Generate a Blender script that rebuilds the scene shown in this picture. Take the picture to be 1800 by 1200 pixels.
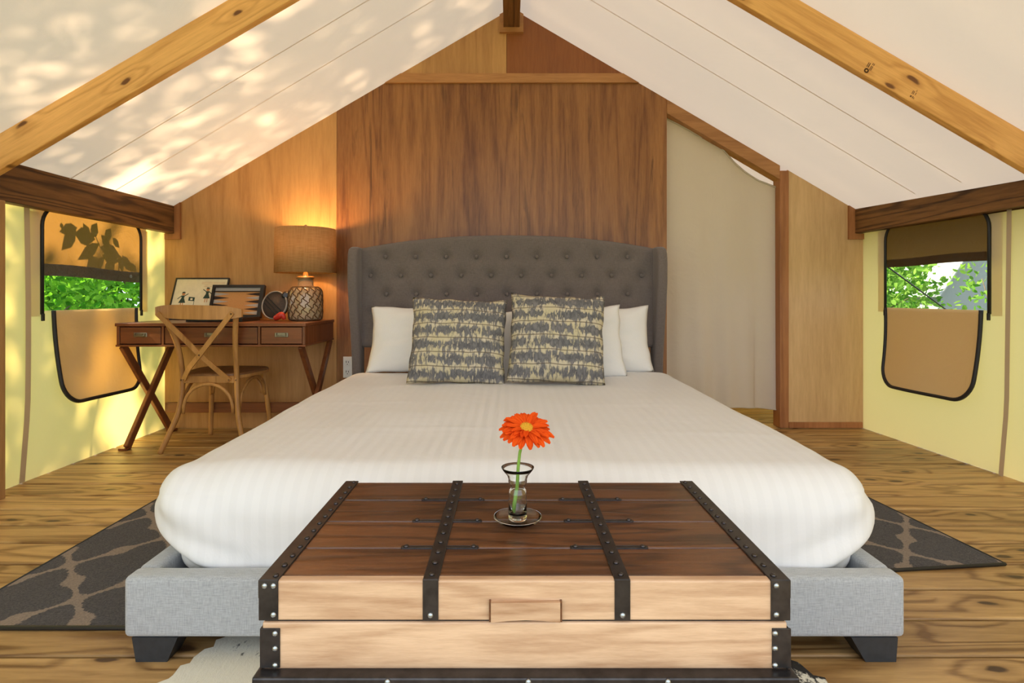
import bpy, bmesh, math, random
from mathutils import Vector, Matrix, noise
for o in list(bpy.data.objects): bpy.data.objects.remove(o)
scene = bpy.context.scene
C = scene.collection
R = math.radians
# ------------------------------------------------------------------ camera
H = 0.97
cam_d = bpy.data.cameras.new('camera'); cam = bpy.data.objects.new('camera', cam_d); C.objects.link(cam)
cam.location = (0, 0, H); cam.rotation_euler = (R(90), 0, 0)
cam_d.lens = 20.0; cam_d.sensor_width = 36.0; cam_d.sensor_fit = 'HORIZONTAL'
cam_d.shift_x = 5 / 1800.0; cam_d.shift_y = -80 / 1800.0
cam_d.clip_start = 0.02; cam_d.clip_end = 200
scene.camera = cam
# ------------------------------------------------------------------ world, sun, exposure
w = bpy.data.worlds.new('world'); scene.world = w; w.use_nodes = True
wb = w.node_tree.nodes['Background']; wb.inputs[0].default_value = (0.86, 0.95, 1.08, 1); wb.inputs[1].default_value = 2.45
SUN = Vector((0.78, 0.12, -0.55)).normalized()
sd = bpy.data.lights.new('sun', 'SUN'); sd.energy = 23.0; sd.angle = R(0.95); sd.color = (1.0, 0.86, 0.62)
so = bpy.data.objects.new('sun', sd); C.objects.link(so); so.rotation_euler = SUN.to_track_quat('-Z', 'Y').to_euler(); so.location = (-12, 0, 10)
vs = scene.view_settings
vs.view_transform = 'Standard'; vs.look = 'None'; vs.exposure = 0.06; vs.gamma = 1.0; vs.use_curve_mapping = False

# ------------------------------------------------------------------ helpers
def at(px, py, Y):
    return Vector(((px - 895) * Y / 1000.0, Y, H - (py - 520) * Y / 1000.0))

class B:
    def __init__(s): s.v = []; s.f = []; s.sm = []
    def add(s, vs_, fs, smooth=False):
        n = len(s.v); s.v += [tuple(v) for v in vs_]
        for f in fs: s.f.append(tuple(i + n for i in f)); s.sm.append(smooth)
        return s
    def bm(s, bm, smooth=False, M=None):
        bm.verts.index_update()
        vs_ = [(M @ v.co) if M else v.co.copy() for v in bm.verts]
        s.add(vs_, [[v.index for v in f.verts] for f in bm.faces], smooth); bm.free(); return s
    def box(s, x0, x1, y0, y1, z0, z1, r=0.0, seg=2, M=None, smooth=False):
        bm = bmesh.new(); bmesh.ops.create_cube(bm, size=1)
        for v in bm.verts:
            v.co = Vector(((x0 + x1) / 2 + v.co.x * (x1 - x0), (y0 + y1) / 2 + v.co.y * (y1 - y0), (z0 + z1) / 2 + v.co.z * (z1 - z0)))
        if r > 0: bmesh.ops.bevel(bm, geom=bm.edges[:], offset=r, segments=seg, profile=0.5, affect='EDGES')
        return s.bm(bm, smooth, M)
    def tube(s, pts, rad, seg=8, cap=True, flat=1.0):
        pts = [Vector(p) for p in pts]; n = len(pts)
        if not hasattr(rad, '__len__'): rad = [rad] * n
        vs_ = []; fs = []; up = None
        for i, p in enumerate(pts):
            t = (pts[min(i + 1, n - 1)] - pts[max(i - 1, 0)]).normalized()
            if up is None:
                up = Vector((0, 0, 1)) if abs(t.z) < 0.9 else Vector((0, 1, 0))
            a = t.cross(up).normalized(); b = a.cross(t).normalized(); up = b
            for k in range(seg):
                an = 2 * math.pi * k / seg
                vs_.append(p + a * math.cos(an) * rad[i] + b * math.sin(an) * rad[i] * flat)
        for i in range(n - 1):
            for k in range(seg):
                k2 = (k + 1) % seg
                fs.append((i * seg + k, i * seg + k2, (i + 1) * seg + k2, (i + 1) * seg + k))
        s.add(vs_, fs, True)
        if cap:
            m = len(s.v) - len(vs_)
            s.f.append(tuple(m + k for k in range(seg - 1, -1, -1))); s.sm.append(False)
            s.f.append(tuple(m + (n - 1) * seg + k for k in range(seg))); s.sm.append(False)
        return s
    def bar(s, p, q, wdt, thk, side=(1, 0, 0), r=0.003):
        p = Vector(p); q = Vector(q); t = (q - p); L = t.length; t.normalize()
        a = Vector(side); a = (a - t * a.dot(t)).normalized(); b = t.cross(a)
        M = Matrix((a, b, t)).transposed().to_4x4(); M.translation = (p + q) / 2
        return s.box(-wdt / 2, wdt / 2, -thk / 2, thk / 2, -L / 2, L / 2, r, 1, M)
    def lathe(s, prof, seg=32, c=(0, 0, 0), close=False, smooth=True):
        vs_ = []; fs = []; n = len(prof); c = Vector(c)
        for r_, z in prof:
            for k in range(seg):
                a = 2 * math.pi * k / seg; vs_.append(c + Vector((r_ * math.cos(a), r_ * math.sin(a), z)))
        m = n if close else n - 1
        for i in range(m):
            j = (i + 1) % n
            for k in range(seg):
                k2 = (k + 1) % seg; fs.append((i * seg + k, i * seg + k2, j * seg + k2, j * seg + k))
        s.add(vs_, fs, smooth)
        if not close:
            b0 = len(s.v) - len(vs_)
            if prof[0][0] > 1e-5: s.f.append(tuple(b0 + k for k in range(seg - 1, -1, -1))); s.sm.append(False)
            if prof[-1][0] > 1e-5: s.f.append(tuple(b0 + (n - 1) * seg + k for k in range(seg))); s.sm.append(False)
        return s
    def prism(s, poly, fn0, fn1):
        """poly: 2d points; fn0/fn1 map to the two faces"""
        n = len(poly); a = [fn0(*p) for p in poly]; b = [fn1(*p) for p in poly]
        fs = [tuple(range(n - 1, -1, -1)), tuple(range(n, 2 * n))]
        for i in range(n):
            j = (i + 1) % n; fs.append((i, j, n + j, n + i))
        return s.add(a + b, fs)
    def grid(s, fn, nu, nv, smooth=True):
        vs_ = [fn(i / nu, j / nv) for j in range(nv + 1) for i in range(nu + 1)]
        fs = [(j * (nu + 1) + i, j * (nu + 1) + i + 1, (j + 1) * (nu + 1) + i + 1, (j + 1) * (nu + 1) + i) for j in range(nv) for i in range(nu)]
        return s.add(vs_, fs, smooth)
    def mesh(s, name):
        me = bpy.data.meshes.new(name); me.from_pydata(s.v, [], s.f)
        me.polygons.foreach_set('use_smooth', s.sm); me.update()
        bm = bmesh.new(); bm.from_mesh(me); bmesh.ops.recalc_face_normals(bm, faces=bm.faces[:]); bm.to_mesh(me); bm.free()
        return me
    def build(s, name, mat, parent=None, label=None):
        """vertices are world coordinates; the parent's location is taken off"""
        if parent is not None:
            off = origin(parent); s.v = [tuple(Vector(v) - off) for v in s.v]
        me = s.mesh(name); me.materials.append(mat)
        o = bpy.data.objects.new(name, me); C.objects.link(o)
        if parent is not None: o.parent = parent
        if label: o['label'] = label
        return o
def smooth(pts, n=6):
    pts = [Vector(p) for p in pts]; out = []
    for i in range(len(pts) - 1):
        p0, p1, p2, p3 = pts[max(i - 1, 0)], pts[i], pts[i + 1], pts[min(i + 2, len(pts) - 1)]
        for k in range(n):
            t = k / n; out.append(.5 * ((2 * p1) + (p2 - p0) * t + (2 * p0 - 5 * p1 + 4 * p2 - p3) * t * t + (3 * p1 - p0 - 3 * p2 + p3) * t ** 3))
    return out + [pts[-1]]
def origin(o):
    t = Vector((0, 0, 0))
    while o is not None: t += Vector(o.location); o = o.parent
    return t
def thing(name, label, cat, loc=(0, 0, 0), group=None):
    o = bpy.data.objects.new(name, None); C.objects.link(o); o.location = loc; o.empty_display_size = 0.05
    o['label'] = label; o['category'] = cat
    if group: o['group'] = group
    return o
def tag(o, label, cat, group=None):
    o['label'] = label; o['category'] = cat
    if group: o['group'] = group
    return o
def struct(o, label=None):
    o['kind'] = 'structure'
    if label: o['label'] = label
    return o
def empty_struct(name, loc=(0, 0, 0)):
    o = bpy.data.objects.new(name, None); C.objects.link(o); o.location = loc; o['kind'] = 'structure'; o.empty_display_size = 0.05
    return o
def inst(me, name, parent, loc, rot=(0, 0, 0), sc=1.0):
    o = bpy.data.objects.new(name, me); C.objects.link(o); o.parent = parent
    o.location = Vector(loc) - (origin(parent) if parent else Vector((0, 0, 0))); o.rotation_euler = rot; o.scale = (sc, sc, sc) if not hasattr(sc, '__len__') else sc
    return o

# ------------------------------------------------------------------ materials
class NT:
    def __init__(s, name):
        s.m = bpy.data.materials.new(name); s.m.use_nodes = True; s.t = s.m.node_tree; s.t.nodes.clear()
        s.out = s.t.nodes.new('ShaderNodeOutputMaterial')
    def n(s, typ, ins=None, **kw):
        nd = s.t.nodes.new('ShaderNode' + typ)
        for k, v in kw.items(): setattr(nd, k, v)
        for k, v in (ins or {}).items():
            if hasattr(v, 'is_linked') or isinstance(v, bpy.types.NodeSocket): s.t.links.new(v, nd.inputs[k])
            else: nd.inputs[k].default_value = v
        return nd
    def math(s, op, a, b=None, c=None):
        ins = {0: a}
        if b is not None: ins[1] = b
        if c is not None: ins[2] = c
        return s.n('Math', ins, operation=op).outputs[0]
    def ramp(s, fac, stops, interp='LINEAR'):
        nd = s.n('ValToRGB', {0: fac}); cr = nd.color_ramp; cr.interpolation = interp
        while len(cr.elements) < len(stops): cr.elements.new(0.5)
        for e, (p, c) in zip(cr.elements, stops): e.position = p; e.color = (*c, 1) if len(c) == 3 else c
        return nd.outputs[0]
    def mix(s, fac, a, b, blend='MIX'):
        nd = s.t.nodes.new('ShaderNodeMix'); nd.data_type = 'RGBA'; nd.blend_type = blend
        for i, v in ((0, fac), (6, a), (7, b)):
            if isinstance(v, bpy.types.NodeSocket): s.t.links.new(v, nd.inputs[i])
            else: nd.inputs[i].default_value = v if i == 0 else ((*v, 1) if len(v) == 3 else v)
        return nd.outputs[2]
    def coords(s, scale=(1, 1, 1), rand=True, rot=(0, 0, 0)):
        tc = s.n('TexCoord').outputs['Object']
        if rand:
            oi = s.n('ObjectInfo').outputs['Random']
            off = s.n('CombineXYZ', {0: s.math('MULTIPLY', oi, 37.0), 1: s.math('MULTIPLY', oi, 91.0), 2: s.math('MULTIPLY', oi, 53.0)}).outputs[0]
            tc = s.n('VectorMath', {0: tc, 1: off}, operation='ADD').outputs[0]
        return s.n('Mapping', {'Vector': tc, 'Scale': scale, 'Rotation': rot}).outputs[0]
    def noise(s, vec, scale, detail=4, rough=0.55, dist=0.0):
        return s.n('TexNoise', {'Vector': vec, 'Scale': scale, 'Detail': detail, 'Roughness': rough, 'Distortion': dist}).outputs[0]
    def bump(s, h, strength, dist=0.01):
        return s.n('Bump', {'Height': h, 'Strength': strength, 'Distance': dist}).outputs[0]
    def pbr(s, col, rough=0.6, metal=0.0, normal=None, **extra):
        ins = {'Base Color': (*col, 1) if isinstance(col, tuple) and len(col) == 3 else col, 'Roughness': rough, 'Metallic': metal}
        if normal is not None: ins['Normal'] = normal
        ins.update(extra)
        p = s.n('BsdfPrincipled', ins); s.t.links.new(p.outputs[0], s.out.inputs[0]); return s.m

def wood(name, dark, light, axis='X', rough=0.5, rings=26.0, ringamt=0.5, knots=0.0, knotcol=(0.06, 0.025, 0.01), tint=0.12, streak=0.0, width=7.0, spec=0.4, coarse=1.0, kplane=None):
    t = NT(name); k = 0.55 * coarse
    sc = {'X': (k, width, width), 'Y': (width, k, width), 'Z': (width, width, k)}[axis]
    v = t.coords(sc)
    kn = None
    if knots > 0:
        sp = t.n('SeparateXYZ', {0: t.coords((1, 1, 1))})
        cr = {3: 1, 2: 2}[kplane or 3]
        kv = t.n('CombineXYZ', {0: t.math('MULTIPLY', sp.outputs[0], 1.5), 1: t.math('MULTIPLY', sp.outputs[cr], 3.6)}).outputs[0]
        jt = t.n('VectorMath', {0: t.n('TexNoise', {'Vector': kv, 'Scale': 6.0, 'Detail': 2}).outputs[1], 1: (0.10, 0.10, 0.0)}, operation='MULTIPLY').outputs[0]
        kv2 = t.n('VectorMath', {0: kv, 1: jt}, operation='ADD').outputs[0]
        vd = t.n('TexVoronoi', {'Vector': kv2, 'Scale': knots}, voronoi_dimensions='2D').outputs['Distance']
        kn = vd
    n1 = t.noise(v, 0.8, 2, 0.5, 0.3)
    if kn is not None:
        pull = t.math('MULTIPLY', t.math('SUBTRACT', 0.35, t.math('MINIMUM', kn, 0.35)), 0.5)
        n1 = t.math('ADD', n1, pull)
    ring = t.math('SINE', t.math('MULTIPLY', n1, rings * 2.2))
    ring = t.math('MULTIPLY_ADD', ring, 0.5, 0.5)
    ring = t.math('POWER', ring, 2.5)
    fib = t.noise(v, 9.0, 4, 0.7)
    base = t.noise(v, 0.5, 3, 0.5)
    f = t.math('ADD', t.math('MULTIPLY', ring, -ringamt * 0.5), t.math('ADD', t.math('MULTIPLY', fib, 0.7), t.math('MULTIPLY', base, 0.65)))
    col = t.ramp(f, [(0.25, dark), (0.85, light)])
    if streak > 0:
        st = t.noise(v, 1.7, 5, 0.65, 0.8)
        st2 = t.ramp(st, [(0.57, (0, 0, 0)), (0.70, (1, 1, 1))])
        col = t.mix(t.math('MULTIPLY', st2, streak), col, tuple(c * 0.30 for c in dark))
    if kn is not None:
        kf = t.ramp(kn, [(0.045, (1, 1, 1)), (0.075, (0, 0, 0))])
        kf2 = t.ramp(kn, [(0.06, (0.5, 0.5, 0.5)), (0.16, (0, 0, 0))])
        col = t.mix(kf2, col, dark); col = t.mix(kf, col, knotcol)
    oi = t.n('ObjectInfo').outputs['Random']
    val = t.math('MULTIPLY_ADD', oi, 2 * tint, 1 - tint)
    col = t.n('HueSaturation', {'Color': col, 'Value': val}).outputs[0]
    nrm = t.bump(t.math('ADD', t.math('MULTIPLY', fib, 0.6), t.math('MULTIPLY', ring, -0.4)), 0.25, 0.004)
    return t.pbr(col, rough, 0, nrm, **{'Specular IOR Level': spec})

def canvas(name, refl, trans, fac=0.5, wr=0.25, wscale=3.0):
    t = NT(name); v = t.coords((1, 1, 1), False)
    h = t.math('ADD', t.noise(v, wscale, 4, 0.5, 0.5), t.math('MULTIPLY', t.noise(v, 260, 2), 0.03))
    nb = t.bump(h, wr, 0.05)
    d = t.n('BsdfDiffuse', {'Color': (*refl, 1), 'Normal': nb}); tr = t.n('BsdfTranslucent', {'Color': (*trans, 1), 'Normal': nb})
    mx = t.n('MixShader', {0: fac, 1: d.outputs[0], 2: tr.outputs[0]}); t.t.links.new(mx.outputs[0], t.out.inputs[0]); return t.m

def fabric(name, col, var=0.25, scale=420, rough=0.9, sheen=0.3, bump=0.3):
    t = NT(name); v = t.coords((1, 1, 1), False)
    wa = t.noise(t.n('Mapping', {'Vector': v, 'Scale': (1, 1, 0.12)}).outputs[0], scale, 2, 0.6)
    wb_ = t.noise(t.n('Mapping', {'Vector': v, 'Scale': (0.12, 1, 1)}).outputs[0], scale, 2, 0.6)
    f = t.math('ADD', t.math('MULTIPLY', wa, 0.5), t.math('MULTIPLY', wb_, 0.5))
    c = t.ramp(f, [(0.3, tuple(x * (1 - var) for x in col)), (0.7, tuple(min(1, x * (1 + var)) for x in col))])
    return t.pbr(c, rough, 0, t.bump(f, bump, 0.002), **{'Sheen Weight': sheen, 'Specular IOR Level': 0.1})

def plain(name, col, rough=0.5, metal=0.0, nz=0.1, scale=30, **kw):
    t = NT(name); v = t.coords((1, 1, 1), False); f = t.noise(v, scale, 3)
    c = t.ramp(f, [(0.3, tuple(x * (1 - nz) for x in col)), (0.7, tuple(min(1, x * (1 + nz)) for x in col))])
    return t.pbr(c, rough, metal, None, **kw)

M = {}
M['floor'] = wood('deck_boards', (0.19, 0.090, 0.026), (0.60, 0.37, 0.145), 'X', 0.42, 24, 0.65, 1.35, tint=0.17, width=6.5, spec=0.5, kplane=3)
M['rafter'] = wood('pine_rafter', (0.52, 0.235, 0.055), (0.86, 0.47, 0.155), 'X', 0.5, 18, 0.5, 1.6, (0.16, 0.06, 0.015), 0.04, width=9.0, kplane=2)
M['beam'] = wood('dark_stained_beam', (0.055, 0.022, 0.007), (0.25, 0.115, 0.035), 'Y', 0.55, 24, 0.8, 0.0, tint=0.05, width=9.0)
M['post'] = wood('post_wood', (0.22, 0.10, 0.03), (0.45, 0.25, 0.09), 'Z', 0.5, 18, 0.5, 1.2)
M['ply_warm'] = wood('plywood_honey', (0.36, 0.165, 0.048), (0.58, 0.31, 0.11), 'Z', 0.42, 12, 0.4, 0.0, tint=0.03, width=6.0)
M['ply_red'] = wood('plywood_russet', (0.135, 0.042, 0.011), (0.38, 0.165, 0.05), 'Z', 0.38, 14, 0.42, 0.0, tint=0.04, streak=0.6, width=8.0, coarse=1.1)
M['ply_dark'] = wood('plywood_redbrown', (0.19, 0.055, 0.014), (0.32, 0.11, 0.03), 'Z', 0.4, 8, 0.2, 0.0, tint=0.03, width=6.0)
M['ply_pale'] = wood('plywood_pale', (0.47, 0.27, 0.11), (0.70, 0.46, 0.22), 'Z', 0.45, 8, 0.2, 0.0, tint=0.02, width=5.0)
M['trim_x'] = wood('trim_wood_long', (0.26, 0.10, 0.03), (0.52, 0.25, 0.09), 'X', 0.5, 14, 0.4)
M['trim_z'] = wood('trim_wood_upright', (0.24, 0.085, 0.025), (0.46, 0.19, 0.065), 'Z', 0.5, 14, 0.4)
M['desk'] = wood('desk_cherry', (0.085, 0.024, 0.008), (0.23, 0.075, 0.024), 'X', 0.32, 14, 0.3, tint=0.04)
M['desk_z'] = wood('desk_cherry_legs', (0.085, 0.024, 0.008), (0.24, 0.08, 0.026), 'Z', 0.32, 14, 0.3, tint=0.04)
M['chair'] = wood('chair_elm', (0.27, 0.115, 0.028), (0.55, 0.28, 0.082), 'Z', 0.5, 14, 0.35, tint=0.05)
M['seat'] = wood('chair_seat_wood', (0.13, 0.055, 0.02), (0.28, 0.13, 0.05), 'Y', 0.4, 14, 0.35, tint=0.05)
M['lid'] = wood('trunk_lid_dark_wood', (0.032, 0.011, 0.004), (0.155, 0.058, 0.020), 'X', 0.28, 18, 0.55, 0.0, tint=0.22, streak=0.5, width=14.0, spec=0.6, coarse=2.4)  # darker tone of the trunk wood for lid planks and plinth
M['trunk'] = wood('trunk_front_acacia', (0.34, 0.175, 0.085), (0.68, 0.455, 0.285), 'X', 0.42, 20, 0.42, 0.0, tint=0.05, width=13.0, coarse=2.2)
M['iron'] = plain('dark_iron_strap', (0.055, 0.05, 0.05), 0.36, 0.8, 0.3, 40)
M['steel'] = plain('steel_rivet', (0.42, 0.45, 0.48), 0.3, 0.95, 0.15, 90)
M['rivet_dark'] = plain('dark_rivet', (0.07, 0.06, 0.06), 0.3, 0.9, 0.2, 90)
M['roof'] = canvas('roof_canvas', (0.85, 0.79, 0.71), (0.55, 0.425, 0.325), 0.42, 0.25, 2.0)
M['wallc'] = canvas('wall_canvas', (0.84, 0.77, 0.56), (0.80, 0.63, 0.20), 0.45, 0.25, 2.0)  # yellow transmission stands in for yellow light reflected outside
M['seam'] = canvas('seam_or_shadow_strip', (0.62, 0.50, 0.37), (0.45, 0.33, 0.2), 0.3, 0.1)
M['storm'] = canvas('storm_flap_canvas', (0.09, 0.066, 0.036), (0.28, 0.128, 0.028), 0.5, 0.4, 6.0)
M['hem'] = canvas('flap_hem', (0.22, 0.19, 0.16), (0.10, 0.08, 0.06), 0.3, 0.5, 40)
M['flap'] = canvas('inner_flap_canvas', (0.70, 0.52, 0.33), (0.70, 0.45, 0.20), 0.4, 0.3, 4.0)
M['zip'] = plain('black_zipper', (0.012, 0.011, 0.012), 0.55, 0, 0.2, 300)
M['curtain'] = canvas('curtain_cotton', (0.76, 0.67, 0.56), (0.55, 0.47, 0.36), 0.3, 0.3, 5.0)
M['grey'] = fabric('grey_linen_upholstery', (0.37, 0.385, 0.395), 0.28, 330)
M['head'] = fabric('headboard_linen_dimmed', (0.158, 0.130, 0.119), 0.2, 330, sheen=0.2)  # same bed linen, with the dimmer warm light at the headboard in its colour
M['black'] = plain('black_leg_paint', (0.022, 0.026, 0.03), 0.45, 0, 0.2, 60)
M['pillow'] = fabric('white_cotton', (0.76, 0.745, 0.725), 0.03, 500, sheen=0.1, bump=0.08)
M['matt'] = fabric('mattress_sheet', (0.62, 0.76, 0.80), 0.04, 400, bump=0.1)
M['glass'] = NT('clear_glass').pbr((0.98, 1.0, 0.99), 0.0, 0, None, **{'Transmission Weight': 1.0, 'IOR': 1.46})
M['water'] = NT('water').pbr((0.97, 1.0, 0.98), 0.0, 0, None, **{'Transmission Weight': 1.0, 'IOR': 1.33})
M['jar'] = NT('amber_jar_glass').pbr((0.86, 0.75, 0.53), 0.10, 0, None, **{'Transmission Weight': 0.72, 'IOR': 1.45})
M['brass'] = plain('aged_brass', (0.45, 0.32, 0.16), 0.32, 0.9, 0.2, 60)
M['pewter'] = plain('pewter_pull', (0.24, 0.22, 0.17), 0.35, 0.9, 0.2, 60)
M['rope'] = plain('jute_rope', (0.10, 0.05, 0.018), 0.9, 0, 0.3, 300)
M['white'] = plain('white_plastic', (0.78, 0.77, 0.74), 0.35, 0, 0.02)
M['blk'] = plain('black_gloss', (0.010, 0.009, 0.010), 0.35, 0, 0.2)
M['paper'] = plain('cream_print', (0.72, 0.62, 0.40), 0.6, 0, 0.05)
M['ink'] = plain('dark_green_ink', (0.012, 0.035, 0.022), 0.7, 0, 0.1)
M['ink2'] = plain('orange_ink', (0.50, 0.20, 0.06), 0.7, 0, 0.1)
M['felt'] = plain('tan_felt', (0.50, 0.24, 0.075), 0.9, 0, 0.08, 200)
M['feltg'] = plain('grey_felt', (0.36, 0.33, 0.29), 0.9, 0, 0.08, 200)
M['pointd'] = plain('dark_felt', (0.03, 0.018, 0.012), 0.9, 0, 0.1, 200)
M['brownface'] = plain('brown_grille', (0.055, 0.036, 0.024), 0.7, 0, 0.3, 160)
M['rim'] = plain('pale_rim', (0.30, 0.27, 0.24), 0.4, 0.3, 0.1)
M['red'] = plain('red_plastic', (0.50, 0.03, 0.015), 0.4, 0, 0.1)
M['stemg'] = plain('flower_stem_green', (0.22, 0.40, 0.06), 0.5, 0, 0.15)
M['disc'] = plain('flower_centre_yellow', (0.72, 0.42, 0.03), 0.8, 0, 0.35, 900)
M['bark'] = plain('bark', (0.10, 0.07, 0.045), 0.9, 0, 0.4, 20)
M['grass'] = plain('forest_ground', (0.10, 0.15, 0.035), 0.95, 0, 0.5, 3)
M['tentgrey'] = canvas('neighbour_tent_canvas', (0.40, 0.42, 0.44), (0.4, 0.4, 0.4), 0.25, 0.3, 2.0)

def mk_leaf(name, c1, c2, trans):
    t = NT(name); oi = t.n('NewGeometry').outputs['Random Per Island']
    c = t.ramp(oi, [(0.0, c1), (1.0, c2)])
    d = t.n('BsdfDiffuse', {'Color': c}); tr = t.n('BsdfTranslucent', {'Color': t.mix(1.0, c, trans, 'MULTIPLY')})
    mx = t.n('MixShader', {0: 0.5, 1: d.outputs[0], 2: tr.outputs[0]}); t.t.links.new(mx.outputs[0], t.out.inputs[0]); return t.m
M['leaf'] = mk_leaf('green_leaves', (0.03, 0.16, 0.012), (0.20, 0.42, 0.05), (1.6, 1.7, 0.8))
M['leaf2'] = mk_leaf('pale_green_leaves', (0.05, 0.17, 0.02), (0.26, 0.42, 0.09), (1.3, 1.3, 0.8))

def mk_petal():
    t = NT('orange_petal'); v = t.coords((1, 1, 1), True)
    f = t.noise(t.n('Mapping', {'Vector': v, 'Scale': (2, 40, 1)}).outputs[0], 12, 3)
    c = t.ramp(f, [(0.3, (0.62, 0.055, 0.008)), (0.7, (0.92, 0.13, 0.015))])
    d = t.n('BsdfDiffuse', {'Color': c}); tr = t.n('BsdfTranslucent', {'Color': (0.9, 0.12, 0.02, 1)})
    mx = t.n('MixShader', {0: 0.25, 1: d.outputs[0], 2: tr.outputs[0]}); t.t.links.new(mx.outputs[0], t.out.inputs[0]); return t.m
M['petal'] = mk_petal()

def mk_duvet():
    t = NT('white_damask_stripe'); v = t.coords((1, 1, 1), False)
    x = t.n('SeparateXYZ', {0: v}).outputs[0]
    s_ = t.math('SINE', t.math('MULTIPLY', x, 2 * math.pi / 0.042))
    f = t.ramp(t.math('MULTIPLY_ADD', s_, 0.5, 0.5), [(0.40, (0, 0, 0)), (0.60, (1, 1, 1))])
    c = t.mix(f, (0.725, 0.72, 0.715), (0.747, 0.742, 0.737))
    rr = t.math('MULTIPLY_ADD', f, 0.14, 0.50)
    h = t.noise(v, 5.0, 5, 0.6, 0.6)
    return t.pbr(c, rr, 0, t.bump(h, 0.10, 0.03), **{'Specular IOR Level': 0.3})
M['duvet'] = mk_duvet()

def mk_cushion():
    t = NT('grey_cream_dyed_cotton'); v = t.coords((1, 1, 1), True)
    tc = t.n('TexCoord').outputs['Object']; sp = t.n('SeparateXYZ', {0: tc}); z = sp.outputs[2]; x = sp.outputs[0]
    wob = t.math('MULTIPLY', t.math('SUBTRACT', t.noise(v, 5, 2), 0.5), 0.025)
    zz = t.math('ADD', z, wob)
    ph = t.math('MULTIPLY', zz, 2 * math.pi / 0.078)
    band = t.math('COSINE', ph)
    n1 = t.noise(t.n('Mapping', {'Vector': v, 'Scale': (1, 0.02, 0.40)}).outputs[0], 72, 3, 0.5, 0.3)
    n2 = t.noise(t.n('Mapping', {'Vector': v, 'Scale': (1, 0.02, 0.9)}).outputs[0], 13, 2, 0.5)
    n3 = t.noise(t.n('Mapping', {'Vector': v, 'Scale': (1, 0.02, 0.25)}).outputs[0], 130, 2, 0.6)
    s_ = t.math('ADD', t.math('MULTIPLY', n1, 1.5), t.math('ADD', t.math('MULTIPLY', band, -0.16), t.math('ADD', t.math('MULTIPLY', n2, 0.7), t.math('MULTIPLY', n3, 0.5))))
    m = t.ramp(t.math('MULTIPLY', s_, 0.5), [(0.585, (0, 0, 0)), (0.70, (1, 1, 1))])
    cream = t.ramp(n2, [(0.35, (0.52, 0.455, 0.29)), (0.65, (0.58, 0.51, 0.39))])
    dark = t.ramp(n1, [(0.4, (0.10, 0.10, 0.105)), (0.7, (0.20, 0.19, 0.19))])
    c = t.mix(m, cream, dark)
    ln = t.ramp(band, [(0.965, (0, 0, 0)), (0.985, (1, 1, 1))])
    c = t.mix(t.math('MULTIPLY', ln, 0.75), c, (0.12, 0.095, 0.07))
    return t.pbr(c, 0.9, 0, t.bump(t.noise(v, 420, 2), 0.2, 0.002), **{'Specular IOR Level': 0.1})
M['cushion'] = mk_cushion()

def mk_rug(name, dark, line):
    t = NT(name); tc = t.n('TexCoord').outputs['Object']
    jit = t.n('VectorMath', {0: t.n('TexNoise', {'Vector': tc, 'Scale': 110.0, 'Detail': 1}).outputs[1], 1: (0.02, 0.02, 0)}, operation='MULTIPLY').outputs[0]
    p = t.n('VectorMath', {0: tc, 1: jit}, operation='ADD').outputs[0]; sp = t.n('SeparateXYZ', {0: p})
    X = t.math('MULTIPLY', sp.outputs[0], 2 * math.pi / 0.40); Y = t.math('MULTIPLY', sp.outputs[1], 2 * math.pi / 0.46)
    f = t.math('ADD', t.math('COSINE', X), t.math('COSINE', Y))
    f = t.math('ADD', f, t.math('MULTIPLY', t.math('ADD', t.math('COSINE', t.math('MULTIPLY', X, 3.0)), t.math('COSINE', t.math('MULTIPLY', Y, 3.0))), 0.26))
    f = t.math('ABSOLUTE', f)
    m = t.ramp(f, [(0.20, (1, 1, 1)), (0.27, (0, 0, 0))])
    n = t.noise(tc, 170, 4, 0.85)
    d = t.ramp(n, [(0.38, tuple(c * 0.25 for c in dark)), (0.62, tuple(c * 2.2 for c in dark))])
    l = t.ramp(n, [(0.35, tuple(c * 0.7 for c in line)), (0.65, tuple(c * 1.25 for c in line))])
    c = t.mix(m, d, l)
    return t.pbr(c, 0.95, 0, t.bump(n, 0.8, 0.006), **{'Specular IOR Level': 0.05, 'Sheen Weight': 0.2})
M['rug'] = mk_rug('trellis_rug', (0.042, 0.034, 0.031), (0.27, 0.20, 0.145))

def mk_hide():
    t = NT('cowhide'); tc = t.n('TexCoord').outputs['Object']
    x = t.n('SeparateXYZ', {0: tc}).outputs[0]
    n = t.noise(tc, 9, 5, 0.7, 0.6); fine = t.noise(t.n('Mapping', {'Vector': tc, 'Scale': (1, 0.4, 1)}).outputs[0], 60, 4, 0.75)
    grad = t.n('MapRange', {0: x, 1: -0.2, 2: 0.65, 3: -0.045, 4: 0.12}).outputs[0]
    m = t.math('ADD', t.math('ADD', t.math('MULTIPLY', n, 0.6), t.math('MULTIPLY', fine, 0.4)), grad)
    f = t.ramp(m, [(0.54, (0, 0, 0)), (0.58, (1, 1, 1))])
    c = t.mix(f, (0.72, 0.69, 0.58), (0.02, 0.018, 0.017))
    return t.pbr(c, 0.7, 0, t.bump(fine, 0.5, 0.006))
M['hide'] = mk_hide()

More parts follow.
